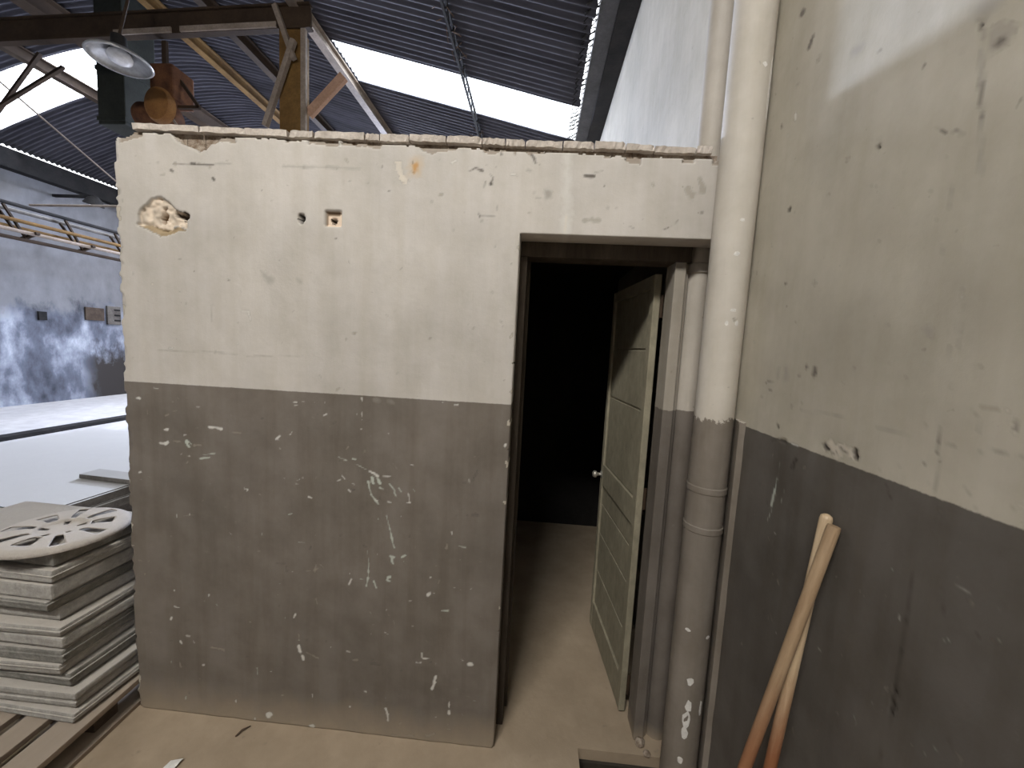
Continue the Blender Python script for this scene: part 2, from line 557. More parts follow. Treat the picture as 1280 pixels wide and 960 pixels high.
def wood_handle(name, c1, c2, c3):
    m, nt, b = new_mat(name)
    p = nd(nt, 'ShaderNodeTexCoord').outputs['Object']
    f = noise(nt, 14.0, 5, 0.7, stretch(nt, p, (4, 4, 0.35)))
    col = ramp(nt, f, [(0.3, c1), (0.7, c2)])
    sep = nd(nt, 'ShaderNodeSeparateXYZ')
    nt.links.new(coords(nt), sep.inputs[0])
    # the lower part of the handle still has its orange varnish
    k = math_node(nt, 'MULTIPLY', math_node(nt, 'SUBTRACT', 1.0, math_node(nt, 'ADD', sep.outputs['Z'], math_node(nt, 'MULTIPLY', f, 0.15))), 5.0, True)
    col = mix(nt, k, col, mix(nt, f, c3, [c * 1.3 for c in c3]))
    nt.links.new(col, b.inputs['Base Color'])
    b.inputs['Roughness'].default_value = 0.5
    bump(nt, b, f, 0.15, 0.004)
    return m


def clear_sheet(name):
    m, nt, b = new_mat(name)
    out = nt.nodes['Material Output']
    tr = nd(nt, 'ShaderNodeBsdfTransparent')
    tr.inputs[0].default_value = (0.92, 0.94, 0.95, 1)
    tl = nd(nt, 'ShaderNodeBsdfTranslucent')
    tl.inputs[0].default_value = (0.85, 0.87, 0.88, 1)
    mx = nd(nt, 'ShaderNodeMixShader')
    nt.links.new(math_node(nt, 'MULTIPLY', noise(nt, 4.0, 4, 0.6, coords(nt)), 0.5), mx.inputs[0])
    nt.links.new(tr.outputs[0], mx.inputs[1])
    nt.links.new(tl.outputs[0], mx.inputs[2])
    nt.links.new(mx.outputs[0], out.inputs[0])
    nt.nodes.remove(b)
    return m


M_clear = clear_sheet('clear_corrugated_sheet')


def struct(o):
    return tag(o, kind='structure')


# ------------------------------------------------------------------ the setting
XR = 0.664            # right wall face
PIT = (0.255, 0.585, -0.19, 0.04)


def make_floor():
    xs = [-10.3, PIT[0], PIT[1], 0.9]
    ys = [-8.2, PIT[2], PIT[3], 13.2]
    b = MB()
    for i in range(3):
        for j in range(3):
            if (i, j) == (1, 1):
                continue
            vs = [b.bm.verts.new((x, y, 0)) for x, y in ((xs[i], ys[j]), (xs[i + 1], ys[j]), (xs[i + 1], ys[j + 1]), (xs[i], ys[j + 1]))]
            b.bm.faces.new(vs)
    bmesh.ops.remove_doubles(b.bm, verts=b.bm.verts[:], dist=1e-5)
    x0, x1, y0, y1 = PIT
    d = -0.1
    for q in (((x0, y1, 0), (x1, y1, 0), (x1, y1, d), (x0, y1, d)), ((x0, y0, 0), (x0, y1, 0), (x0, y1, d), (x0, y0, d)),
              ((x1, y1, 0), (x1, y0, 0), (x1, y0, d), (x1, y1, d)), ((x1, y0, 0), (x0, y0, 0), (x0, y0, d), (x1, y0, d)),
              ((x0, y0, d), (x0, y1, d), (x1, y1, d), (x1, y0, d))):
        b.bm.faces.new([b.bm.verts.new(p) for p in q])
    bmesh.ops.remove_doubles(b.bm, verts=b.bm.verts[:], dist=1e-5)
    o = b.build('floor', M_floor)
    for p in o.data.polygons:
        pass
    return struct(o)


make_floor()
struct(MB().box((PIT[0], PIT[3] - 0.012, -0.1), (PIT[1], PIT[3], -0.045), 0.003).build('trim_9', M_pit_shade))  # dark strip low on the far pit wall, standing in for shade

# front wall of the booth: chipped two-tone plaster with the doorway cut out of it
FRONT_MARKS = [('w',0.78,-91.1,135.0,-90.0,135.0),('w',0.64,-91.1,133.8,-89.9,134.0),('w',0.64,-87.8,135.6,-87.1,135.5),('w',0.64,-83.1,135.6),
    ('w',0.78,-79.4,130.7,-78.4,131.3),('w',0.78,-64.7,138.4,-64.6,137.2),('w',0.64,-64.7,132.9,-64.6,131.2),('w',0.42,-64.6,130.0),
    ('w',0.78,-64.7,126.4),('w',0.71,-54.1,125.3),('w',0.71,-92.6,122.5),('w',0.5,-92.0,123.4),('w',0.71,-98.5,120.2,-96.7,121.6),
    ('w',0.57,-98.0,120.8,-97.2,120.0),('w',0.64,-96.7,116.6),('t',0.71,-70.5,117.9,-69.6,119.4),('g',0.71,-73.4,114.9,-70.4,113.9),
    ('g',0.78,-67.9,114.5,-66.6,114.7),('t',0.64,-69.8,113.7),('g',0.5,-66.2,112.5,-62.3,110.8),('w',0.92,-61.2,110.3,-58.0,108.7),
    ('w',0.71,-55.9,108.8,-52.8,108.9),('g',0.99,-60.1,107.9,-59.6,105.9),('g',0.92,-57.9,107.3,-57.0,106.0),('g',0.92,-61.8,106.2,-61.2,103.7),
    ('g',0.71,-61.2,103.7,-60.4,101.2),('g',0.92,-60.4,101.2,-57.7,97.7),('w',0.57,-59.1,99.5,-57.9,98.8),('g',0.78,-57.0,104.0,-55.8,103.7),
    ('g',0.57,-53.3,106.0,-51.0,103.2),('g',0.78,-51.4,102.7,-50.7,101.2),('g',0.71,-49.6,104.6,-48.7,103.4),('g',0.5,-44.0,104.6,-43.5,103.7),
    ('w',0.71,-45.9,102.5,-45.3,99.3),('w',0.57,-46.4,99.1,-45.1,99.0),('w',0.78,-53.6,98.7,-52.7,98.6),('t',0.71,-52.1,113.9),
    ('w',0.78,-45.1,114.0,-44.6,113.9),('w',0.71,-71.9,107.6,-70.9,106.5),('w',0.64,-73.8,105.6,-72.4,106.2),('t',0.64,-79.0,107.6),
    ('w',0.64,-67.8,105.0,-67.1,104.6),('w',0.71,-69.3,102.4,-68.6,101.7),('w',0.57,-90.1,104.4,-89.0,105.0),('w',0.5,-90.4,103.2,-89.6,103.2),
    ('w',0.64,-95.2,104.9),('t',0.64,-92.3,102.4),('w',0.57,-87.7,105.7),('w',0.85,-85.4,98.2,-84.0,97.9),('w',0.57,-111.3,99.2,-109.9,99.6),
    ('w',0.57,-110.6,98.4),('g',0.71,-93.5,90.5,-92.0,91.0),('g',0.71,-57.5,91.7),('g',0.57,-54.2,93.2,-53.1,89.2),('g',0.71,-53.1,89.2,-52.0,84.5),
    ('g',0.78,-52.0,84.5,-50.9,80.8),('g',0.99,-52.5,77.0,-50.8,76.9),('g',0.92,-52.0,76.7,-51.2,74.0),('g',0.64,-48.0,76.9,-46.3,78.1),
    ('g',0.64,-46.9,75.4),('g',0.36,-61.5,78.4,-60.9,74.0),('g',0.71,-60.8,73.3,-61.2,67.7),('g',0.92,-61.2,67.7,-61.7,63.9),
    ('g',0.71,-64.2,66.5,-63.2,66.4),('w',0.71,-68.4,68.4),('w',0.71,-67.8,66.2,-68.8,63.8),('g',1.0,-58.7,65.9,-57.8,63.5),
    ('g',0.78,-52.1,68.5,-53.3,68.2),('g',0.71,-53.3,68.2,-53.5,67.2),('g',0.78,-53.5,67.0,-52.3,66.7),('w',0.71,-91.9,67.0),
    ('g',0.5,-89.4,79.6,-86.9,79.7),('w',0.78,-28.6,88.7,-28.5,87.9),('t',0.85,-30.3,83.8,-30.5,82.0),('w',0.57,-33.9,138.5),
    ('w',0.71,-29.4,137.9,-28.2,138.0),('w',1.06,-9.7,124.2,-10.0,123.3),('d',0.78,-19.9,113.7,-21.3,109.4),('d',0.57,-25.0,108.6,-23.8,108.7),
    ('d',1.06,-20.8,96.3,-18.9,96.4),('g',0.71,-25.7,83.5,-23.1,83.1),('t',0.71,-83.2,68.2,-81.2,69.4),('t',0.85,-80.4,70.9,-79.1,69.6),
    ('t',0.71,-82.3,70.7,-82.8,67.5),('t',0.5,-86.8,67.8,-84.5,68.0),('t',0.64,-32.7,69.0,-33.1,67.7),('t',0.57,-34.2,74.6),
    ('y',1.27,-59.8,138.0,-58.2,137.9),('y',1.35,-54.0,137.7,-52.7,137.1),('d',0.5,-98.8,70.0,-94.8,70.2),('d',0.5,-94.4,69.1,-94.2,66.9),
    ('t',0.42,-41.0,118.3,-40.2,118.7),('t',0.57,-76.9,126.5),('w',0.42,-79.0,135.7),('w',0.99,-142.6,47.4,-140.8,46.9),
    ('w',0.99,-143.8,42.5,-144.3,41.6),('w',1.13,-140.0,32.0),('w',0.78,-137.4,34.9,-135.8,34.9),('t',1.2,-126.6,31.0,-122.6,30.6),('t',1.06,-121.3,30.1),
    ('w',0.99,-90.7,49.2,-91.4,47.5),('t',0.78,-89.5,40.6,-89.3,38.0),('w',1.13,-89.2,35.6,-88.9,33.3),('w',0.92,-87.7,31.2,-87.4,29.9),
    ('t',0.78,-86.0,33.0,-81.1,31.1),('w',0.71,-76.0,36.5),('w',0.71,-69.4,35.3,-68.1,35.2),('t',0.78,-66.6,31.9,-64.9,32.1),
    ('w',1.2,-37.1,62.6,-36.1,63.1),('w',0.99,-34.7,63.5),('g',0.85,-31.4,56.6,-29.0,56.8),('w',0.71,-38.8,37.9,-38.7,35.8),
    ('w',0.71,-38.1,35.6,-35.7,36.1),('w',0.92,-40.8,33.7,-39.0,33.8),('w',0.99,-32.7,29.0,-33.2,26.3),('w',1.13,-33.2,26.3,-34.2,23.1),
    ('w',1.63,-19.7,35.4,-18.5,35.3),('g',0.85,-107.2,23.9,-107.0,21.2),('w',0.71,-83.6,15.0,-83.6,13.8),('w',0.85,-61.8,18.7,-61.2,18.5),
    ('w',0.92,-67.8,11.4),('w',1.2,-52.8,11.9,-52.2,9.9),('w',1.06,-52.2,9.9,-51.8,7.0),('w',0.71,-27.0,18.1,-27.0,15.7),('w',1.06,-27.0,14.3,-26.8,13.0),
    ('w',1.84,-102.7,3.4,-101.5,3.9),('w',1.06,-108.5,1.0),('w',1.35,-84.6,0.4,-83.5,0.7),('w',0.92,-116.6,8.0),('t',0.99,-35.8,2.4,-32.7,3.4),
    ('t',0.85,-49.7,0.9,-40.9,1.5),('t',0.92,-82.2,56.4,-81.6,54.5),('t',0.78,-50.5,50.5,-49.8,48.7),('d',0.85,-59.2,31.3,-55.4,31.0),
    ('w',0.64,-130.4,22.5),('t',0.92,-140.9,22.2,-140.3,20.5),('t',0.99,-153.3,34.6),('w',0.71,-127.3,53.7),('t',0.78,-109.9,43.8),('t',0.71,-98.1,56.6),
    ('w',0.78,-142.1,54.3),('w',0.85,-155.1,132.8,-153.8,132.8),('w',0.57,-148.2,137.3,-146.1,136.9),('t',0.57,-151.0,128.3,-150.9,126.7),
    ('w',0.71,-130.3,130.8,-129.3,130.8),('t',0.71,-143.6,126.4,-141.9,127.1),('t',0.5,-140.2,128.4,-138.5,128.9),('w',0.99,-144.0,121.0,-142.5,121.2),
    ('t',0.64,-143.9,123.2),('w',0.85,-125.5,123.2,-123.1,123.1),('w',1.06,-123.1,123.2,-120.4,122.8),('t',0.92,-116.2,121.7,-112.5,121.7),
    ('w',0.64,-136.1,119.3,-134.9,119.6),('g',1.35,-135.0,116.6,-134.0,114.7),('g',0.78,-134.0,116.7,-133.2,115.9),('t',0.99,-131.9,115.4,-129.0,115.7),
    ('w',0.78,-146.1,115.4,-143.8,115.2),('w',0.92,-143.8,115.2,-142.7,116.2),('t',0.71,-140.2,116.6,-137.3,116.6),('g',0.78,-129.6,110.4,-125.8,111.0),
    ('g',0.5,-128.7,111.8,-123.3,112.8),('t',0.57,-150.2,117.0,-149.6,116.6),('w',0.57,-159.3,106.0),('w',0.64,-155.5,102.8,-154.5,103.2),
    ('t',0.57,-134.7,111.0,-133.5,110.9),('w',0.5,-125.7,100.3),('w',0.78,-111.5,99.8,-110.0,99.1),('t',0.5,-134.7,134.0,-133.8,134.1),
    ('t',0.36,-130.9,122.6,-130.1,122.7),('w',0.78,-140.0,86.4,-139.9,85.5),('t',0.5,-137.0,86.3,-132.7,87.1),('t',0.71,-157.5,65.9,-156.2,65.8),
    ('t',0.42,-156.2,65.4,-153.6,65.7),('t',0.64,-153.4,65.4,-152.3,66.2),('w',0.78,-142.6,47.2,-140.4,46.9),('w',0.92,-144.0,42.4,-144.1,41.5),
    ('t',0.57,-142.3,54.2),('w',0.64,-127.3,53.6,-127.4,52.9),('t',0.64,-142.8,77.4),('t',0.78,-159.0,47.7,-158.4,47.2),('t',0.5,-128.4,93.4,-129.2,93.1),
    ('w',0.5,-134.1,111.1),('w',0.85,-140.3,32.2,-139.8,31.3),('t',0.78,-126.5,31.1,-121.3,30.7),('w',0.78,-130.7,22.5,-130.0,22.7),
    ('t',0.71,-137.3,35.0,-135.5,35.2),('w',0.64,-116.5,8.4,-116.5,7.5),('t',0.64,-152.7,34.9)]
UPPER_MARKS = [('d',0.42,-147.1,220.7,-142.2,220.8),('d',0.42,-137.2,220.5,-120.4,220.7),('k',0.92,-130.1,220.7,-128.7,220.6),('d',0.64,-127.8,220.5,-121.3,220.5),
    ('y',0.57,-120.2,220.9,-114.8,221.0),('y',0.64,-95.0,220.5,-87.3,220.5),('y',0.78,-87.3,220.5,-79.0,220.6),('y',0.78,-79.0,220.6,-66.9,220.3),
    ('t',1.06,-136.3,220.9,-136.1,219.9),('d',0.85,-137.9,218.3,-137.3,217.9),('k',0.99,-121.8,215.9,-121.5,215.5),('t',0.85,-122.9,219.6),
    ('d',0.5,-103.1,212.0),('t',1.06,-71.7,223.5,-71.1,222.4),('t',0.92,-81.1,230.0,-80.4,228.9),('w',0.86,-74.1,230.3,-73.9,227.8),
    ('t',0.64,-72.8,229.5,-70.1,228.3),('t',0.71,-151.4,223.1),('t',0.64,-142.1,216.5,-140.7,216.7),('w',0.42,-102.8,215.5),
    ('t',0.42,-72.7,217.2,-72.7,214.6),('O',4.25,-46.4,222.2,-46.9,220.6),('o',2.33,-46.2,221.9,-47.0,219.8),('c',2.13,-52.6,222.0,-51.4,217.7),
    ('c',2.27,-51.4,217.7,-50.1,216.1),('b',0.57,-51.3,215.9,-50.3,215.8),('b',0.5,-49.1,216.9,-48.6,216.3),('b',0.78,-47.5,219.6,-46.8,219.3),
    ('d',0.64,-27.4,220.3,-25.1,221.5),('d',0.92,-25.1,221.5,-22.6,220.4),('d',0.42,-20.2,219.5,-18.7,218.3),('d',0.57,-18.7,218.3,-19.5,216.7),
    ('k',0.99,-19.4,216.2),('d',0.42,-21.6,217.0,-21.8,215.2),('w',0.78,-33.5,223.0,-32.3,223.6),('w',0.57,-12.7,219.6,-11.1,219.6),
    ('t',0.64,-10.8,219.3,-10.3,219.0),('d',0.57,-57.6,229.5,-56.8,229.5),('d',0.71,-58.5,221.2),('d',0.57,-55.8,213.1),
    ('d',0.78,-16.3,227.4,-16.3,226.0),('t',0.5,-16.6,229.6,-16.4,227.8),('b',1.77,-13.2,228.7,-11.6,228.5),('b',0.85,-11.6,228.5,-11.7,226.3),
    ('b',0.64,-13.5,228.1,-13.1,227.5),('d',0.85,-6.8,229.2,-6.0,226.4),('d',1.06,-6.0,226.4,-4.9,224.9),('d',0.78,-4.9,224.9,-4.5,223.6),
    ('d',0.42,-4.5,223.6,-2.9,223.1),('y',1.63,0.4,214.2,0.4,212.3),('y',0.5,-3.5,212.1,-1.9,212.1),('d',0.85,12.4,219.8,15.9,219.7),
    ('t',1.42,13.7,205.0,18.2,205.4),('t',0.85,-37.5,212.3,-36.5,212.3),('d',0.36,-23.4,206.3,-22.9,205.1),('d',0.35,-22.9,205.3,-17.6,205.4),
    ('t',0.64,-38.0,224.2),('y',0.5,-17.0,208.7,-16.9,207.5),('y',0.78,-4.3,213.8),('l',2.55,6.2,229.4,7.5,200.9),('c',0.78,7.2,206.6,7.0,200.9),
    ('b',0.64,-22.6,227.6,-22.2,227.0),('d',0.42,-41.8,230.1,-40.8,229.9),('d',0.5,-38.5,229.3),('b',0.5,-28.3,206.5),('t',0.57,12.9,226.2,13.9,225.6),
    ('t',0.5,-6.2,207.1,-5.2,206.9),('d',0.64,12.7,219.8,16.1,219.8),('y',0.42,16.0,220.9,18.5,221.5),('d',0.71,19.5,216.6),('y',1.7,0.1,213.9,1.0,213.0),
    ('d',0.5,40.6,202.8,42.0,203.5),('d',0.35,42.0,203.5,44.8,205.1),('d',0.57,44.6,205.3,44.9,205.8),('d',0.78,49.7,212.4),('d',0.78,52.7,208.8),
    ('t',0.71,35.6,217.7,36.1,216.9),('y',0.71,21.3,209.4),('y',0.64,24.1,209.6),('d',0.36,29.2,203.5,30.8,202.8),('t',2.05,47.3,216.0,49.2,213.6),
    ('t',1.7,51.1,219.3,52.2,216.1),('t',0.57,-114.1,194.9),('y',2.19,-102.0,181.6,-99.9,180.1),('w',0.71,-102.0,183.4),('t',0.57,-84.7,183.6),
    ('w',0.5,-123.4,171.7,-123.3,170.2),('t',0.5,-123.3,170.2,-123.6,163.8),('w',0.5,-111.7,168.3,-108.8,168.3),('w',0.64,-108.8,168.3,-108.0,165.0),
    ('y',1.06,-89.3,180.8,-88.3,179.8),('w',0.64,-67.1,192.8,-64.9,192.8),('w',0.57,-141.0,153.0,-139.5,153.1),('t',0.5,-145.4,151.8,-124.7,152.4),
    ('y',0.42,-124.7,152.4,-113.7,152.1),('t',0.5,-109.4,151.6,-86.9,152.8),('t',0.71,-90.6,160.3),('w',0.64,-113.2,156.2),('t',0.78,-71.1,159.7),
    ('t',0.78,-67.7,162.2),('t',1.06,-74.4,140.8,-73.6,141.3),('c',0.35,-53.5,190.4,-50.8,189.6),('c',0.35,-50.8,189.6,-47.9,188.0),
    ('d',0.36,-51.3,185.9,-50.0,186.8),('d',0.64,-25.5,167.3),('t',0.92,-23.4,166.3),('t',0.57,-41.7,179.3),('c',0.5,-44.6,171.5,-42.5,171.7),
    ('d',0.42,-23.5,206.2,-22.9,205.1),('y',0.35,-22.9,205.4,-18.0,205.5),('t',0.71,-13.9,169.3,-13.3,168.7),('t',0.64,-10.9,189.5),
    ('t',0.78,-68.3,162.3,-67.3,162.6),('t',0.85,-70.9,160.0)]
RIGHT_MARKS = [('d',1.56,-20.2,255.0,-20.8,254.0),('d',1.35,-26.1,243.6,-25.7,242.4),('t',1.5,-30.1,236.3),('y',1.5,-41.4,229.6,-43.8,228.9),
    ('k',0.5,-68.0,215.5,-68.4,214.1),('k',0.72,-68.4,214.1,-68.7,213.1),('d',0.5,-68.7,213.1,-69.1,211.1),('y',0.58,-69.0,210.3,-69.9,204.4),
    ('d',0.67,-70.0,204.4,-70.7,199.0),('y',0.5,-70.7,199.0,-71.8,190.3),('y',2.47,-68.4,217.2,-69.4,216.1),('t',2.39,-70.3,211.4,-71.9,209.6),
    ('d',0.94,-71.3,209.5,-71.7,209.3),('d',0.45,-72.5,208.5),('t',0.5,-70.5,208.3),('k',0.35,-63.3,201.6,-64.4,200.7),('k',0.58,-64.4,200.7,-65.5,199.7),
    ('d',0.35,-65.5,199.7,-67.1,199.2),('d',0.35,-67.1,199.2,-68.2,197.9),('k',0.92,-52.0,204.4,-52.2,203.9),('t',0.57,-51.9,205.7,-52.1,204.8),
    ('w',0.85,-22.7,227.4,-22.9,225.9),('d',0.71,-16.7,227.7,-17.0,227.0),('w',0.57,-20.4,222.9),('t',0.36,-51.4,196.9,-53.0,196.2),
    ('y',0.5,-67.7,189.9,-68.0,188.6),('d',0.36,-76.5,193.7),('t',0.92,-39.5,199.7),('t',1.13,-43.9,205.6,-44.2,205.9),('k',1.42,-25.2,201.5,-25.0,201.0),
    ('y',0.42,-67.8,187.6,-68.0,186.4),('y',0.36,-67.9,180.3,-68.0,179.4),('t',0.57,-55.9,180.3),('d',0.86,-27.2,181.1),('t',1.0,-38.4,179.4),
    ('w',0.5,-40.3,177.7),('d',0.42,-72.4,170.8,-72.5,170.0),('y',0.35,-72.1,172.8,-72.3,171.2),('y',0.42,-72.3,167.2,-72.4,166.2),
    ('y',0.42,-72.3,166.2,-72.5,163.8),('y',1.06,-67.4,166.7,-67.8,166.2),('y',0.35,-70.9,166.4),('d',0.35,-33.1,170.4),('d',0.94,-39.1,158.8),
    ('d',1.44,-41.9,158.7,-42.3,157.7),('d',0.45,-43.5,160.2,-43.5,159.2),('d',0.72,-36.9,156.8),('y',1.25,-31.4,158.4,-31.8,155.6),
    ('k',0.45,-23.0,153.5,-24.2,154.1),('d',0.58,-24.2,154.1,-27.1,154.5),('t',0.64,-64.7,158.3),('w',0.67,-15.1,165.6),
    ('y',0.36,-71.4,163.8,-71.5,162.1),('y',1.12,-28.3,158.2,-28.3,155.9),('w',0.35,-70.0,172.0,-72.1,171.6),('k',0.85,-30.9,142.9,-31.3,142.1),
    ('k',0.63,-28.9,138.2,-30.6,138.4),('k',0.73,-31.8,139.3,-35.0,139.3),('w',0.63,-37.5,139.1,-39.5,139.2),('c',3.09,-49.9,141.9,-51.8,141.5),
    ('c',1.92,-53.4,142.4,-56.3,141.3),('k',1.17,-47.7,141.7,-48.9,140.7),('k',0.76,-49.1,141.0,-50.8,140.5),('k',0.98,-52.6,142.1,-54.4,141.5),
    ('k',1.12,-56.3,142.4,-56.8,141.0),('c',0.76,-49.4,142.8,-50.7,142.7),('k',0.67,-51.6,140.9,-52.0,140.6),('t',0.81,-35.4,148.6),
    ('y',0.41,-39.0,148.3,-52.6,148.9),('y',0.35,-60.7,148.1,-67.0,148.4),('d',0.5,-72.2,150.8,-72.1,148.3),('d',0.45,-72.1,148.3,-72.5,143.8),
    ('d',0.36,-72.5,143.8,-72.7,139.9),('k',0.35,-71.7,148.2),('d',0.45,-72.0,146.5),('d',0.35,-72.9,148.4,-74.7,148.3),
    ('d',0.35,-77.9,148.3,-79.9,148.7),('k',0.35,-80.1,148.7,-81.6,148.5),('k',0.35,-81.6,148.5,-83.0,148.7),('b',0.35,-77.3,154.8,-79.4,154.9),
    ('d',0.35,-76.3,154.0,-77.2,153.1),('y',0.35,-77.2,153.1,-77.4,150.9),('c',0.35,-80.0,155.2,-80.7,154.4),('c',0.35,-81.2,153.0,-81.5,151.8),
    ('d',0.36,-81.4,153.6,-81.7,152.3),('d',0.35,-81.8,152.4,-82.0,151.0),('d',0.35,-76.5,142.8,-77.4,141.7),('b',0.35,-78.4,139.8,-78.8,140.2),
    ('k',0.36,-82.6,141.9,-82.8,141.2),('k',0.35,-82.8,141.2,-84.0,141.3),('c',0.35,-83.0,141.9,-83.9,142.3),('k',0.36,-70.1,143.9,-70.5,144.1),
    ('t',0.45,-65.8,142.1),('d',0.5,-62.4,140.6),('b',0.35,-69.5,150.6,-69.8,150.0),('k',0.35,-64.2,137.9,-65.6,136.0),('g',0.41,-33.5,133.0,-33.3,128.3),
    ('g',0.54,-33.3,128.3,-32.7,125.1),('g',0.92,-32.7,125.1,-32.1,120.6),('g',0.41,-36.8,127.2,-35.6,121.5),('g',0.51,-32.4,119.2,-31.1,115.9),
    ('w',0.61,-35.1,113.9),('w',0.41,-45.2,121.6),('t',0.6,-36.2,103.0),('w',0.35,-78.0,127.5,-78.7,127.4),('k',0.95,-39.4,135.4,-38.6,133.5),
    ('w',0.36,-78.1,127.4,-79.0,127.5),('w',0.35,-79.3,127.3,-80.0,127.5),('w',0.35,-82.5,127.6,-83.0,127.4),('w',0.35,-83.0,127.4,-83.5,127.4),
    ('w',0.35,-54.0,96.5,-54.6,96.4),('w',0.35,-70.4,116.7,-70.2,115.6),('t',0.35,-69.4,118.1),('k',0.35,-71.6,126.1,-71.3,122.1),
    ('k',0.35,-71.3,122.1,-71.3,116.2),('k',0.35,-71.3,116.2,-71.5,111.2),('k',0.51,-71.5,111.2,-71.6,105.3),('k',0.61,-71.6,105.3,-71.4,98.9),
    ('k',0.35,-71.4,98.9,-71.0,92.5),('k',0.35,-71.0,92.5,-70.7,88.8),('k',0.35,-76.3,125.8,-76.9,121.9),('g',0.35,-64.7,93.5),
    ('g',0.4,-64.7,91.5,-65.4,90.2),('g',0.35,-67.8,97.1,-68.5,96.8),('t',0.5,-81.5,102.6,-82.4,102.0),('t',0.5,-82.3,102.6,-82.4,101.4),
    ('k',0.4,-80.4,103.6,-80.9,102.7),('g',0.35,-78.4,100.0,-79.2,100.4),('t',0.51,-37.0,92.6,-36.5,90.4),('t',0.41,-37.0,92.6,-38.2,91.1),
    ('w',0.41,-40.1,89.4),('g',0.35,-77.2,117.5,-78.2,118.3),('t',0.35,-61.4,114.1,-63.2,115.3),('t',0.35,-66.7,118.0,-67.7,118.5),
    ('g',0.35,-83.7,122.7,-84.4,123.2),('w',0.4,-36.4,103.1),('b',0.35,-83.5,122.4,-83.9,122.9),('t',0.35,-59.7,85.0),('g',0.35,-77.2,98.1,-78.2,97.3),
    ('k',0.35,-81.5,121.6,-81.8,122.2)]
DOOR_X, DOOR_Z = -0.086, 2.0
PATCH = [(-1.52, 2.012), (-1.523, 1.985), (-1.477, 1.98), (-1.44, 1.961), (-1.395, 1.972), (-1.372, 1.99), (-1.332, 1.974), (-1.328, 1.983), (-1.317, 2.002),
         (-1.316, 2.028), (-1.371, 2.044), (-1.391, 2.06), (-1.424, 2.086), (-1.458, 2.081), (-1.488, 2.06), (-1.512, 2.04)]


def wall_top(x):
    """Height of the ragged top of the booth wall under its roof tiles."""
    z = np.interp(x, [-1.6, -1.575, -1.53, -1.44, -1.37, -1.345, -1.262, -1.205, -1.19, -1.0, -0.6, 0.0, 0.35, 0.64],
                  [2.288, 2.297, 2.309, 2.314, 2.309, 2.296, 2.281, 2.292, 2.304, 2.300, 2.288, 2.274, 2.262, 2.262])
    return z


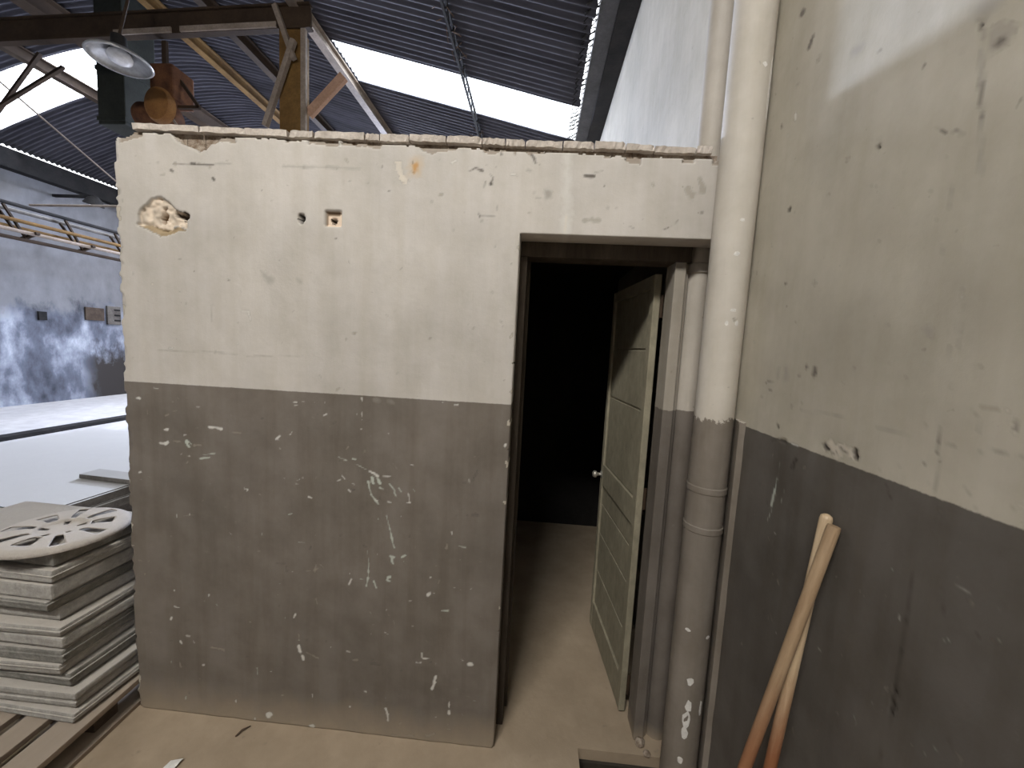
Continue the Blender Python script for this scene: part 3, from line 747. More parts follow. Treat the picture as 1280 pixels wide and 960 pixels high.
def make_front_wall():
    du = 0.005
    nx, nz = 450, 466
    U, V = np.meshgrid(-1.6 + du * np.arange(nx), du * np.arange(nz))
    n_a, n_b = vnoise(U.shape, 4, 3) - .5, vnoise(U.shape, 14, 4) - .5
    n_c = vnoise(U.shape, 2, 5) - .5
    col = np.zeros(U.shape + (4,), np.float32)
    dep = np.zeros(U.shape)
    # the left arris has lost plaster in places
    dep_edge = np.clip(0.004 + 0.02 * (n_a + n_b) - (U + 1.6), 0, 0.006)
    dep += dep_edge
    # break in the render round an old socket: cream gypsum, two dark cavities
    wob = (0.012 * n_a, 0.012 * n_b)
    pm = inside(PATCH, U + wob[0], V + wob[1])
    col[pm, :3] = np.array((0.62, 0.525, 0.42)) * (1 + 0.5 * n_a[pm][:, None])
    col[pm, 3] = 1
    dep[pm] += 0.012 + 0.01 * n_c[pm]

    def cavity(cx, cz, rx, rz, d, c=(0.035, 0.025, 0.018)):
        q = ((U - cx + 0.01 * n_a) / rx) ** 2 + ((V - cz + 0.01 * n_b) / rz) ** 2
        mk = q < 1
        dep[mk] = d * np.clip((1 - q[mk]) * 3, 0, 1)
        col[mk, :3] = c
        col[mk, 3] = 1
    cavity(-1.333, 2.02, 0.014, 0.017, 0.07)
    q = (np.abs(V - 2.028 + (U + 1.375) * .2) < 0.008 + 0.006 * n_a) & (U > -1.376) & (U < -1.335)
    dep[q] = 0.03
    col[q] = (0.06, 0.04, 0.025, 1)
    q = inside([(-1.426, 2.052), (-1.41, 2.05), (-1.405, 2.02), (-1.412, 1.995), (-1.435, 1.992), (-1.44, 2.01), (-1.428, 2.03)], U + wob[0], V + wob[1])
    dep[q] = 0.035
    col[q] = (0.17, 0.1, 0.045, 1)
    q = inside([(-1.52, 1.986), (-1.47, 1.984), (-1.44, 1.975), (-1.4, 1.975), (-1.36, 1.985), (-1.33, 1.968), (-1.37, 1.967), (-1.43, 1.945), (-1.47, 1.962)], U + wob[0], V + wob[1])
    col[q] = (0.33, 0.25, 0.15, 1)
    dep[q] += 0.006
    cavity(-0.88, 2.027, 0.014, 0.018, 0.05, (0.06, 0.055, 0.05))
    # square socket box
    q = (np.abs(U + 0.763) < 0.032) & (np.abs(V - 2.031) < 0.028)
    col[q] = (0.68, 0.55, 0.43, 1)
    dep[q] = 0.014
    q = (np.abs(U + 0.768) < 0.024) & (np.abs(V - 2.05) < 0.007)
    col[q] = (0.2, 0.14, 0.09, 1)
    q = (np.abs(U + 0.79) < 0.004) & (np.abs(V - 2.03) < 0.024)
    col[q] = (0.3, 0.22, 0.15, 1)
    cavity(-0.762, 2.028, 0.011, 0.011, 0.06)
    # crumbled mortar below the tiles
    q = inside([(-1.355, 2.312), (-1.33, 2.28), (-1.29, 2.262), (-1.262, 2.252), (-1.24, 2.265), (-1.205, 2.285), (-1.19, 2.312)], U + wob[0], V + wob[1])
    t = np.clip(n_c + .5, 0, 1)[q][:, None]
    col[q, :3] = np.array((0.13, 0.085, 0.05)) * (1 - t) + np.array((0.55, 0.48, 0.4)) * t
    col[q, 3] = 1
    dep[q] += 0.02 + 0.02 * n_c[q]
    top = wall_top(U) + 0.006 * n_a + 0.004 * n_c
    rim = (top - V < 0.012 + 0.02 * np.clip(n_b, -.2, 1)) & (vnoise(U.shape, 9, 21) > .55)
    col[rim, :3] = np.array((0.24, 0.19, 0.14))
    col[rim, 3] = np.maximum(col[rim, 3], 0.7)
    dep[rim] += 0.008
    # bare spots knocked out of the left and doorway arrises
    e = ((U < -1.585 + 0.012 * n_a) | ((U > DOOR_X - 0.009 + 0.014 * n_a) & (U < DOOR_X + 0.01) & (V < DOOR_Z))) & (vnoise(U.shape, 6, 33) > 0.78)
    col[e] = (0.45, 0.41, 0.34, 1)
    # scattered fine chips all over the grey dado
    r = random.Random(5)
    small = []
    for _ in range(150):
        x, z = r.uniform(-158, -12), r.uniform(6, 136)
        k = r.choice('wtttgd')
        a, l = r.uniform(0, 3.14), r.uniform(0, 1.2)
        small.append((k, r.uniform(.3, .7), x, z, x + l * math.cos(a), z + l * math.sin(a)))
    for _ in range(60):
        x, z = r.uniform(-158, 55), r.uniform(145, 226)
        a, l = r.uniform(0, 3.14), r.uniform(0, 1.0)
        small.append((r.choice('tyydc'), r.uniform(.3, .7), x, z, x + l * math.cos(a), z + l * math.sin(a)))
    stamp(col, U, V, du, UPPER_MARKS, 11)
    stamp(col, U, V, du, small, 12)
    stamp(col, U, V, du, FRONT_MARKS, 13)
    keep_pt = (V <= top)
    k = keep_pt[:-1, :-1] & keep_pt[1:, 1:]
    uc, vc = U[:-1, :-1] + du / 2, V[:-1, :-1] + du / 2
    k &= ~((uc > DOOR_X + 0.004 * n_a[:-1, :-1]) & (vc < DOOR_Z + 0.004 * n_b[:-1, :-1]))
    U2 = U.copy()
    U2[:, 0] += 0.0025 * n_a[:, 0] + 0.004 * np.clip(vnoise(U.shape, 7, 51)[:, 0] - .84, 0, 1) * 5
    dep = np.minimum(dep, 0.09)
    dep += 0.0022 * n_b
    return sheet('wall_front', U2, V, k, lambda u, v, d: np.stack([u, d, v], -1), dep, (0, 0.1, 0), M_booth, col)


struct(make_front_wall())


def make_right_wall():
    du = 0.006
    ny, nz = 186, 460
    U, V = np.meshgrid(-1.05 + du * np.arange(ny), du * np.arange(nz))
    n_b, n_a = vnoise(U.shape, 16, 8) - .5, vnoise(U.shape, 4, 9) - .5
    col = np.zeros(U.shape + (4,), np.float32)
    r = random.Random(9)
    small = []
    for _ in range(110):
        y, z = r.uniform(-100, 0), r.uniform(5, 260)
        a, l = r.uniform(0, 3.14), r.uniform(0, 1.2)
        small.append((r.choice('ttyd') if z > 140 else r.choice('dttg'), r.uniform(.3, .6), y, z, y + l * math.cos(a), z + l * math.sin(a)))
    stamp(col, U, V, du, small, 31)
    stamp(col, U, V, du, RIGHT_MARKS, 32)
    # shallow plaster losses where the dark marks are
    dep = 0.004 * n_b + 0.004 * ((col[..., 3] > .7) & (col[..., 0] < .1))
    k = np.ones((nz - 1, ny - 1), bool)
    return sheet('wall_right', U, V, k, lambda u, v, d: np.stack([XR + d, u, v], -1), dep, (0.2, 0, 0), M_right, col)


struct(make_right_wall())
zt = 0.006 * 459
yt0, yt1 = -1.05, -1.05 + 0.006 * 185
b = MB()
b.box((XR, yt1, 0), (XR + 0.2, 13, 4.8))
b.box((XR, -8.1, 0), (XR + 0.2, yt0, 4.8))
b.box((XR, yt0, zt), (XR + 0.2, yt1, 4.8))
struct(b.build('wall_right_upper', M_right_plain))

b = MB()
b.box((-10.1, -8.1, 0), (-9.9, 13, 4.36))
struct(b.build('wall_left', M_left))
struct(MB().box((-10.1, 13, 0), (0.9, 13.2, 6.5)).build('wall_back', M_right_plain))
struct(MB().box((-10.1, -8.2, 0), (0.9, -8.0, 6.5)).build('wall_rear', M_right_plain))
struct(MB().box((-9.92, -8, 4.36), (-9.70, 13, 4.708), 0.01).build('trim_1', M_dark))

# the rest of the booth: side wall, back wall, stub wall beside the door frame
struct(MB().box((-1.6, 0.1, 0), (-1.5, 2.15, 2.262)).build('wall_booth_left', M_booth_side))
struct(MB().box((-1.5, 2.05, 0), (XR, 2.15, 2.262)).build('wall_booth_back', M_unlit))
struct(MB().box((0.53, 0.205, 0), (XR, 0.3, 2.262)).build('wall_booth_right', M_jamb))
struct(MB().box((-1.58, 0.1, 2.225), (XR, 2.13, 2.262)).build('ceiling_booth', M_unlit))

# eave beam and gutter on top of the right wall
struct(MB().box((0.495, -8, 4.385), (XR, 13, 4.72), 0.006).build('trim_2', M_dark))
b = MB()
b.box((0.345, -8, 4.40), (0.495, 13, 4.415))
b.box((0.345, -8, 4.415), (0.357, 13, 4.50))
struct(b.build('trim_3', M_gutter))
struct(MB().box((-7.22, 0.5, 0), (-7.04, 13, 0.06), 0.008).build('trim_4', M_dark))
# plaster fillet in the corner between downpipe and right wall
b = MB()
b.poly([(0.664, -0.155, 0), (0.648, -0.148, 0), (0.652, -0.118, 0), (0.662, -0.1, 0), (0.664, -0.06, 0)], (0, 0, 1.405))
struct(smooth_by_angle(b.build('trim_5', M_pipe), 60))

# door frame
b = MB()
b.box((0.49, 0.1, 0), (0.53, 0.2, 1.945), 0.003)
b.box((0.53, 0.12, 0), (0.547, 0.2, 1.945), 0.006)
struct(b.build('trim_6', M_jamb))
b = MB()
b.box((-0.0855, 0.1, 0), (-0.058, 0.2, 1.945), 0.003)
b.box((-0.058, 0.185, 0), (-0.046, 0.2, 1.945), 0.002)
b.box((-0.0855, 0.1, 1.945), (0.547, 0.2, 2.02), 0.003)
struct(b.build('trim_8', worn('shaded_frame_timber', (0.05, 0.038, 0.028), (0.1, 0.08, 0.062), 5, 0.8, sc=(3, 3, 0.4))))  # header and left jamb darkened: the lintel's shade put into the colour

# ------------------------------------------------------------------ roof
PROF_X = [-10.3, -9.9, -9.5, -8.1, -7.0, -5.6, -4.0, -2.6, -1.2, 0.28, 0.8]
PROF_Z = [4.52, 4.74, 4.92, 5.42, 5.68, 5.80, 5.46, 5.075, 4.74, 4.375, 4.25]


def roof_z(x):
    xs = np.linspace(-10.3, 0.8, 400)
    zs = np.interp(xs, PROF_X, PROF_Z)
    k = np.ones(25) / 25
    zs = np.convolve(np.pad(zs, 12, 'edge'), k, 'valid')
    return np.interp(x, xs, zs)


def corrugated(name, x0, x1, y0, y1, m, holes=(), nx=56, dz=0.0, per=8, ragged=0.0):
    pitch, amp = 0.082, 0.0145
    xs = np.linspace(x0, x1, nx)
    for h in holes:
        for e in h[:2]:
            xs[np.argmin(abs(xs - e))] = e
    ys = np.arange(y0, y1 + 1e-6, pitch / per)
    X, Y = np.meshgrid(xs, ys)
    Z = roof_z(X) + amp * np.cos(2 * math.pi * Y / pitch) + dz
    if ragged:
        X[:, -1] += ragged * (np.floor(Y[:, -1] / 1.05) % 2)
    idx = np.arange(X.size).reshape(X.shape)
    xc, yc = (X[:-1, :-1] + X[1:, 1:]) / 2, (Y[:-1, :-1] + Y[1:, 1:]) / 2
    keep = np.ones(xc.shape, bool)
    for hx0, hx1, hy0, hy1 in holes:
        keep &= ~((xc > hx0) & (xc < hx1) & (yc > hy0) & (yc < hy1))
    i, j = np.nonzero(keep)
    F = np.stack([idx[i, j], idx[i, j + 1], idx[i + 1, j + 1], idx[i + 1, j]], 1)
    me = raw_mesh(name, np.stack([X, Y, Z], -1).reshape(-1, 3), F)
    o = link(name, me, m, None, True)
    s = o.modifiers.new('thickness', 'SOLIDIFY')
    s.thickness, s.offset = 0.007, 1
    return o


BAND_R = (-2.62, 0.3, 3.30, 3.975)
BAND_L = (-9.72, -6.75, 4.275, 5.025)
BAND_F = (-8.2, -3.2, 7.35, 10.0)  # unseen roof opening, added to let light onto the left floor
BAND_B = (-1.85, -0.25, -3.45, -2.95)
struct(corrugated('ceiling', -9.825, 0.238, -8.025, 13.05, M_roof, (BAND_R, BAND_L, BAND_F, BAND_B), ragged=0.02))
for i, (bd, nx) in enumerate(((BAND_R, 14), (BAND_L, 14), (BAND_F, 24), (BAND_B, 10))):
    x0, x1, y0, y1 = bd
    struct(corrugated('window_%d' % (i + 1), x0 - 0.05, min(x1, 0.23) + (0.05 if x1 < 0.2 else 0), y0 - 0.075, y1 + 0.075, M_clear, nx=nx, dz=0.012, per=6))
# ------------------------------------------------------------------ panelled door, standing ajar into the dark room
def make_door():
    hinge, free = Vector((0.452, 0.212)), Vector((0.398, 0.770))
    d = free - hinge
    L = d.length
    o = thing('door_1', 'olive wooden panelled door standing ajar in the dark doorway', 'door', (hinge.x, hinge.y, 0.0), (0, 0, math.atan2(d.y, d.x)))
    tag(o, kind='structure')
    # local frame: x along the leaf from hinge to free edge, +y is the face towards the camera (left), z up
    T, z0, z1 = 0.028, 0.012, 1.922
    st = 0.075
    b = MB().box((0, -T, z0), (st * .55, 0, z1), 0.003)
    b.build('hinge_stile', M_door, o)
    b = MB().box((L - 0.035, -T, z0), (L, 0, z1), 0.003)
    b.build('lock_stile', M_door, o)
    rails = [(z0, 0.16), (0.86, 0.975), (1.87, z1)]
    for a, c in rails:
        MB().box((st * .55, -T, a), (L - 0.035, -0.002, c), 0.002).build('rail', M_door, o)

    def panel(a, c, seams):
        b = MB()
        zs = [a] + seams + [c]
        for p, q in zip(zs, zs[1:]):
            b.box((st * .55 - 0.004, -T + 0.008, p + 0.004), (L - 0.031, -0.011, q - 0.004), 0.003)
        b.box((st * .55 - 0.004, -T + 0.01, a), (L - 0.031, -0.015, c))
        # beaded edge against the stile
        b.bar((st * .55 + 0.004, -0.008, a), (st * .55 + 0.004, -0.008, c), 0.01, 0.01, 0.002)
        b.build('panel', M_door, o)
    panel(0.975, 1.87, [1.36, 1.62])
    panel(0.16, 0.86, [0.36, 0.58, 0.75])
    k = MB()
    k.lathe([(0.0, 0.052), (0.014, 0.05), (0.02, 0.04), (0.018, 0.03), (0.009, 0.024), (0.008, 0.004), (0.02, 0.003), (0.022, 0.0)], 16,
            Matrix.Translation((L - 0.02, 0.0, 0.915)) @ Matrix.Rotation(-math.pi / 2, 4, 'X'))
    kn = k.build('door_knob', M_brass, o, True)
    tag(kn, 'dull metal knob')
    for z in (0.1, 0.95, 1.75):
        MB().tube([(-0.004, -0.033, z), (-0.004, -0.033, z + 0.09)], 0.007, 10).build('hinge', M_steel, o)
    return o


make_door()

# ------------------------------------------------------------------ pipes
pp = thing('downpipe', 'thick painted downpipe standing in front of the lintel end by the right wall', 'pipe', (0.597, -0.082, 0))
smooth_by_angle(MB().tube([(0, 0, 0), (0, 0, 1.19), (0, 0, 4.398)], 0.06, 36).build('pipe_shaft', M_pipe, pp))
for z in (1.03, 1.165):
    smooth_by_angle(MB().lathe([(0.0598, -0.012), (0.0625, -0.009), (0.0625, 0.009), (0.0598, 0.012)], 36, Matrix.Translation((0, 0, z))).build('pipe_collar', M_pipe, pp))
M_flake = worn('bare_flake', (0.66, 0.64, 0.6), (0.74, 0.72, 0.68), 10, bumps=0)
rr = random.Random(3)
for (z, a, wd, h) in ((0.41, -1.75, .012, .05), (0.36, -1.8, .014, .07), (0.31, -1.84, .012, .05), (0.50, -1.8, .012, .03), (0.20, -1.9, .01, .035), (0.13, -1.95, .012, .03),
                     (0.40, -1.0, .007, .07), (1.75, -1.6, .012, .012), (1.71, -1.85, .006, .018), (1.71, -1.35, .006, .02), (1.92, -1.7, .01, .014), (2.02, -1.6, .008, .012),
                     (2.4, -0.75, .01, .18), (2.46, -1.3, .01, .016), (2.82, -2.1, .007, .012), (0.68, -2.2, .01, .012), (0.66, -1.0, .01, .014)):
    pts = []
    for k in range(9):
        t = 2 * math.pi * k / 9
        u, v = wd * math.cos(t) * rr.uniform(.6, 1.1), h * .5 * math.sin(t) * rr.uniform(.7, 1.1)
        aa = a + u / 0.06
        pts.append((0.0598 * math.cos(aa), 0.0598 * math.sin(aa), z + v))
    MB().poly(pts, (0.0008 * math.cos(a), 0.0008 * math.sin(a), 0)).build('paint_flake', M_flake, pp)

p2 = thing('drainpipe', 'thinner painted pipe rising in the shadowed corner right of the door frame', 'pipe', (0.594, 0.155, 0))
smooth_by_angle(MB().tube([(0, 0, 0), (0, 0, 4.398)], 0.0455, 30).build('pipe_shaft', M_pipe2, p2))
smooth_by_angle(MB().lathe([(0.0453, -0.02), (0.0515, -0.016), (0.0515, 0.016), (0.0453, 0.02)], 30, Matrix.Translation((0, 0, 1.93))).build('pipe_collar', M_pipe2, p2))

# ------------------------------------------------------------------ tiles laid over the booth
JOINTS = [-1.519, -1.26, -1.089, -0.929, -0.836, -0.649, -0.595, -0.488, -0.357, -0.232, -0.151, -0.083, 0.046, 0.152, 0.257, 0.353, 0.489, 0.543]
ORD = 'first second third fourth fifth sixth seventh eighth ninth tenth eleventh twelfth thirteenth fourteenth fifteenth sixteenth seventeenth'.split()


def tile_z(x):
    return np.interp(x, [-1.6, -1.09, 0.03, 0.5, 0.6], [2.319, 2.307, 2.283, 2.275, 2.274])


for i, (a, c) in enumerate(zip(JOINTS, JOINTS[1:])):
    r = random.Random(100 + i)
    g = 0.0022
    b = MB()
    y0 = -0.009 + r.uniform(-.003, .003)
    prof = []
    n = 10
    th = 0.024 + r.uniform(-.003, .002)
    x0, x1 = a + g, c - g
    dz = r.uniform(-.0015, .0015)
    bm = b.bm
    # a flat tile with a worn, slightly nibbled front edge
    top, bot = [], []
    for k in range(n + 1):
        x = x0 + (x1 - x0) * k / n
        e = r.uniform(0, .003) + (0.01 if k in (0, n) and r.random() < .4 else 0)
        zz = float(tile_z(x)) + dz
        top.append((x, y0 + e, zz + th - r.uniform(0, .003)))
        bot.append((x, y0 + r.uniform(0, .007), zz + r.uniform(0, .003)))
    ring = []
    for k in range(n + 1):
        x = top[k][0]
        zz = float(tile_z(x)) + dz
        ring.append([bm.verts.new(p) for p in (bot[k], top[k], (x, 2.12, zz + th), (x, 2.12, zz))])
    for p, q in zip(ring, ring[1:]):
        for s in range(4):
            bm.faces.new((p[s], p[(s + 1) % 4], q[(s + 1) % 4], q[s]))
    bm.faces.new(ring[0][::-1])
    bm.faces.new(ring[-1])
    o = b.build('roof_tile', M_tile)
    tag(o, 'pale clay roof tile edge, %s from the left along the booth top' % ORD[i], 'tile', 'tiles laid over the booth roof')
# mortar bedding between the wall head and the tiles, set back from the face
b = MB()
xs = np.linspace(-1.5, 0.53, 30)
lo, hi = [], []
for x in xs:
    b.box((x - .036, 0.015, float(wall_top(x)) - 0.03), (x + .036, 0.095, float(tile_z(x)) + 0.003))
struct(b.build('trim_7', M_rubble))

# ------------------------------------------------------------------ roof steel
truss = thing('roof_truss', 'brown steel truss beam on a yellow ochre post above the booth', 'truss', (-2.7, 2.7, 0))


def tp(name, mb, m):
    for v in mb.bm.verts:
        v.co -= Vector((-2.7, 2.7, 0))
    return mb.build(name, m, truss)


t = MB()
t.ibeam((-6.3, 2.70, 4.69), (-2.5, 2.70, 4.85), 0.07, 0.24, 0.02)
tp('beam', t, M_steel)
t = MB()
t.bar((-4.62, 2.655, 4.665), (-3.98, 2.655, 4.695), 0.016, 0.05)
t.bar((-3.88, 2.655, 4.70), (-2.84, 2.655, 4.745), 0.016, 0.052)
tag(tp('flange_plate', t, M_steel_pale), 'pale plate along the bottom of the beam')
t = MB()
t.box((-2.83, 2.68, 0.0), (-2.595, 2.82, 4.72), 0.004)
tag(tp('post', t, M_ochre), 'ochre painted post')
t = MB()
t.box((-2.592, 2.662, 0.0), (-2.54, 2.70, 4.72), 0.004)
tag(tp('post_flange', t, M_steel_pale), 'pale edge flange of the post')
t = MB().bar((-2.55, 2.74, 3.93), (-2.17, 2.74, 4.31), 0.05, 0.09, 0.003)
tag(tp('knee_brace', t, worn('pinkish_primer', (0.36, 0.22, 0.15), (0.48, 0.31, 0.22), 6)), 'pinkish knee brace')
t = MB().bar((-2.64, 2.63, 4.58), (-2.95, 2.63, 3.75), 0.05, 0.05, 0.003)
tp('knee_brace', t, M_steel_pale)
t = MB().bar((-2.64, 2.63, 4.40), (-2.86, 2.66, 4.93), 0.04, 0.05, 0.003)
tp('knee_brace', t, M_steel_pale)
t = MB().box((-2.95, 2.56, 0.0), (-2.42, 2.94, 0.015), 0.003)
tp('base_plate', t, M_steel)

# two diagonal struts seen dark against the left skylight
for a, c, lab in (((-7.40, 3.5, 4.21), (-6.62, 3.5, 5.06), 'steeper of the two dark struts against the bright left skylight'),
                  ((-7.30, 3.46, 4.33), (-6.25, 3.46, 4.87), 'flatter of the two dark struts against the bright left skylight')):
    tag(MB().bar(a, c, 0.04, 0.035, 0.003).build('roof_strut', M_steel), lab, 'strut', 'struts crossing the left skylight')

PURLINS = [(-2.68, 0.10, 0.13, 'pale lit purlin along the left edge of the right skylight', M_steel_pale, 2.2),  # skylight's white light on this purlin put into its pale colour
           (-4.02, 0.10, 0.15, 'brown purlin running back just left of the ochre post', M_steel, 2.85),
           (-4.95, 0.10, 0.15, 'ochre brown purlin running back above the hanging hoist', M_ochre, 2.85),
           (-6.50, 0.20, 0.24, 'heavy brown purlin running back above the disc lamp', M_steel, 0.5),
           (-7.62, 0.12, 0.16, 'slim purlin crossing the bright left skylight', M_steel, 2.4)]
for x, wd, hh, lab, m, y0 in PURLINS:
    zt_ = float(roof_z(x)) - 0.03 - hh / 2
    o = MB().ibeam((x, y0, zt_), (x, 12.5, zt_), wd, hh, 0.02).build('roof_purlin', m)
    tag(o, lab, 'purlin', 'steel purlins under the roof sheets')

# light lattice joist with debris caught in it, under the right roof slope
lj = thing('lattice_joist', 'thin dark lattice joist full of twigs under the right roof slope', 'joist', (-1.0, 1.0, 4.5))
zc = float(roof_z(-1.0)) - 0.035 - 4.5
for nm, x, z in (('top_chord', 0, zc), ('bottom_chord', 0, zc - 0.12)):
    MB().bar((x, -4, z), (x, 9, z), 0.022, 0.02).build(nm, M_dark, lj)
b = MB()
for k in range(48):
    y = -3.9 + k * .25
    b.bar((0, y, zc), (0, y + .125, zc - .12), 0.01, 0.01)
    b.bar((0, y + .125, zc - .12), (0, y + .25, zc), 0.01, 0.01)
b.build('web', M_dark, lj)
b = MB()
r = random.Random(17)
for k in range(150):
    p = Vector((r.gauss(0, .05), r.uniform(-1.0, 2.3) if k < 90 else r.choice((3.45, 3.85)) + r.gauss(0, .09), zc - .06 + r.gauss(0, .05)))
    q = p + Vector((r.uniform(-.1, .1), r.uniform(-.1, .1), r.uniform(-.07, .07)))
    b.bar(p, q, 0.006, 0.005)
tag(b.build('twigs', M_twig, lj), kind='stuff')

# netting stretched along the gap between roof edge and gutter
b = MB()
r = random.Random(23)
y = -1.0
while y < 4.6:
    x0, x1 = 0.23, 0.35
    z0, z1 = float(roof_z(.25)) - 0.02, 4.44
    for s in (0.0, 0.5):
        a = (x0, y + r.uniform(-.02, .02), z0)
        c = (x1, y + 0.09 * (1 if s else -1) + r.uniform(-.03, .03), z1)
        b.bar(a, c, 0.007, 0.005)
    if r.random() < .6:
        b.bar((x0, y, z0), (x1, y + .02, z1), 0.016, 0.006)
    y += 0.085
o = b.build('wire_netting', M_dark)
tag(o, 'dark wire netting along the lit gap beside the gutter', 'netting')

# ------------------------------------------------------------------ lamp, duct and hoist under the roof
LX, LY, LZ = -4.02, 2.175, 4.06
lamp = thing('industrial_lamp', 'round grey reflector lamp hanging in front of the left skylight', 'lamp', (LX, LY, LZ), (R(-1), R(-2), 0))
o = MB().lathe([(0.218, -0.006), (0.228, -0.008), (0.236, 0.0), (0.23, 0.012), (0.2, 0.035), (0.14, 0.07), (0.075, 0.095), (0.07, 0.098), (0.068, 0.092), (0.13, 0.064), (0.192, 0.028), (0.216, 0.006), (0.218, -0.006)], 40).build('reflector', M_lampshell, lamp, True)
MB().lathe([(0.0, -0.03), (0.05, -0.022), (0.085, 0.0), (0.095, 0.03), (0.075, 0.07), (0.03, 0.1), (0.03, 0.12)], 24).build('bulb', M_bulb, lamp, True)
MB().lathe([(0.0, 0.22), (0.04, 0.22), (0.055, 0.21), (0.06, 0.09), (0.0, 0.09)], 20).build('lamp_housing', M_dark, lamp)
zr = float(roof_z(LX)) - 0.18 - LZ
MB().tube([(0, 0, 0.2), (0.03, 0.1, 0.7), (0.07, 0.2, zr + .02)], 0.012, 10).build('hanging_rod', M_steel, lamp)

dk = thing('metal_duct', 'dark green square metal duct hanging behind the reflector lamp', 'duct', (-5.32, 3.4, 4.05))
zr = float(roof_z(-5.5)) - 0.02 - 4.05
MB().box((-0.175, -0.2, 0), (0.175, 0.2, zr - .02), 0.012).build('duct_body', M_green, dk)
for z in (0.04, 0.62):
    MB().box((-0.185, -0.21, z), (0.185, 0.21, z + .05), 0.006).build('duct_flange', M_green, dk)

hz = thing('chain_hoist', 'rusty hoist with a round orange cover hanging above the booth roof', 'hoist', (-4.16, 2.74, 4.0))
Mx = Matrix.Rotation(math.pi / 2, 4, 'X')
b = MB().lathe([(0.0, 0.10), (0.09, 0.098), (0.135, 0.08), (0.15, 0.05), (0.15, 0.0), (0.0, 0.0)], 28, Matrix.Translation((0, -0.02, -.03)) @ Mx @ Matrix.Diagonal((1.0, 1.2, 1, 1)))
tag(smooth_by_angle(b.build('gear_cover', M_orange, hz)), 'orange round cover')
MB().box((-0.12, -0.05, 0.06), (0.14, 0.22, 0.40), 0.02).build('motor_housing', M_rust, hz)
smooth_by_angle(MB().lathe([(0.0, -0.2), (0.13, -0.19), (0.15, -0.15), (0.15, 0.15), (0.13, 0.19), (0.0, 0.2)], 24, Matrix.Translation((-0.2, 0.12, -0.06)) @ Matrix.Rotation(math.pi / 2, 4, 'Y')).build('drum', M_rust, hz))
b = MB()
b.bar((0.0, 0.02, 0.38), (0.0, 0.02, 0.66), 0.05, 0.03)
b.bar((0.12, 0.06, 0.3), (0.34, 0.06, 0.02), 0.03, 0.03)
b.bar((0.34, 0.06, 0.02), (0.1, 0.06, 0.02), 0.03, 0.03)
b.build('bracket', M_steel, hz)
MB().tube([(0.06, 0, -.1), (0.16, -.02, -.22), (0.30, -.02, -.42)], 0.012, 8).build('chain', M_steel_pale, hz)

# ------------------------------------------------------------------ left side of the hall
gd = thing('hanging_girder', 'long rusty lattice girder running along the patchy left wall', 'girder', (-8.5, 3.0, 3.0))
YE = 7.5
for nm, x, z, r_, m in (('top_rail', 0.0, 0.47, .03, M_dark), ('top_rail', -0.12, 0.40, .028, M_panel_edge), ('middle_rail', 0.05, 0.22, .03, M_ochre),
                        ('bottom_rail', -0.1, 0.13, .03, M_ochre), ('bottom_rail', 0.1, 0.05, .03, M_steel_pale), ('bottom_rail', -0.05, -0.05, .03, M_steel)):
    MB().tube([(x, 0, z), (x, YE, z)], r_, 10).build(nm, m, gd)
for k in range(9):
    y = 0.5 + k * .8
    b = MB()
    b.bar((0.0, y, 0.44), (-.05, y + .3, -.04), 0.03, 0.03)
    b.bar((-.12, y, 0.40), (.1, y + .05, 0.05), 0.03, 0.03)
    b.bar((-.16, y + .3, -0.03), (.16, y + .3, 0.07), 0.05, 0.04)
    b.build('cross_piece', M_steel, gd)
for y in (0.6, 3.4, 6.6):
    MB().tube([(-.02, y, 0.45), (-.02, y, float(roof_z(-8.52)) - 3.02)], 0.014, 8).build('hanging_rod', M_steel, gd)

sl = thing('wall_lamp', 'small dark bulkhead lamp glinting high on the left wall', 'lamp', (-9.9, 6.0, 4.02))
MB().box((0, -.03, .12), (0.9, .03, .17), 0.004).build('lamp_arm', M_dark, sl)
smooth_by_angle(MB().lathe([(0.15, -0.02), (0.155, 0.0), (0.11, 0.1), (0.05, 0.16), (0.0, 0.17), (0.0, 0.14), (0.1, 0.08), (0.14, -0.01), (0.15, -0.02)], 24, Matrix.Translation((0.86, 0, 0)) @ Matrix.Rotation(R(15), 4, 'Y')).build('shade', M_dark, sl))
MB().lathe([(0.0, -0.03), (0.06, -0.02), (0.07, 0.02), (0.0, 0.06)], 16, Matrix.Translation((0.86, 0, 0))).build('bulb', M_bulb, sl, True)

o = MB().tube([(-9.02, 5.0, 3.645), (-7.3, 5.0, 3.675)], 0.02, 10).build('conduit', M_steel_pale)
tag(o, 'thin pale conduit bridging out over the lattice girder', 'pipe')
MBt = MB()
o = MBt.tube([(-7.62, 3.1, 5.36), (-7.2, 3.5, 4.7), (-7.0, 4.64, 3.97), (-6.9, 5.3, 3.62)], 0.012, 8).build('stay_cable', M_steel_pale)
tag(o, 'thin slack cable slanting down from the left skylight', 'cable')

o = MB().box((-9.9, 5.62, 1.66), (-9.86, 5.75, 1.83), 0.004).build('switch_box', M_dark)
tag(o, 'small black switch box on the patchy left wall', 'switch box')
o = MB().box((-9.9, 6.42, 1.72), (-9.87, 6.78, 2.0), 0.004).build('wall_board', M_block)
tag(o, 'small brown board fixed to the left wall', 'board')
nb = thing('notice_frame', 'pale pigeonhole frame with dark slots on the left wall beside the brown board', 'frame', (-9.9, 6.98, 1.85))
MB().box((0, -.14, -.2), (0.04, .14, .22), 0.004).build('backing', M_panel, nb)
for z in (-.12, 0.0, 0.12):
    MB().box((0.038, 0.0, z), (0.05, .12, z + .035)).build('slot', M_dark, nb)

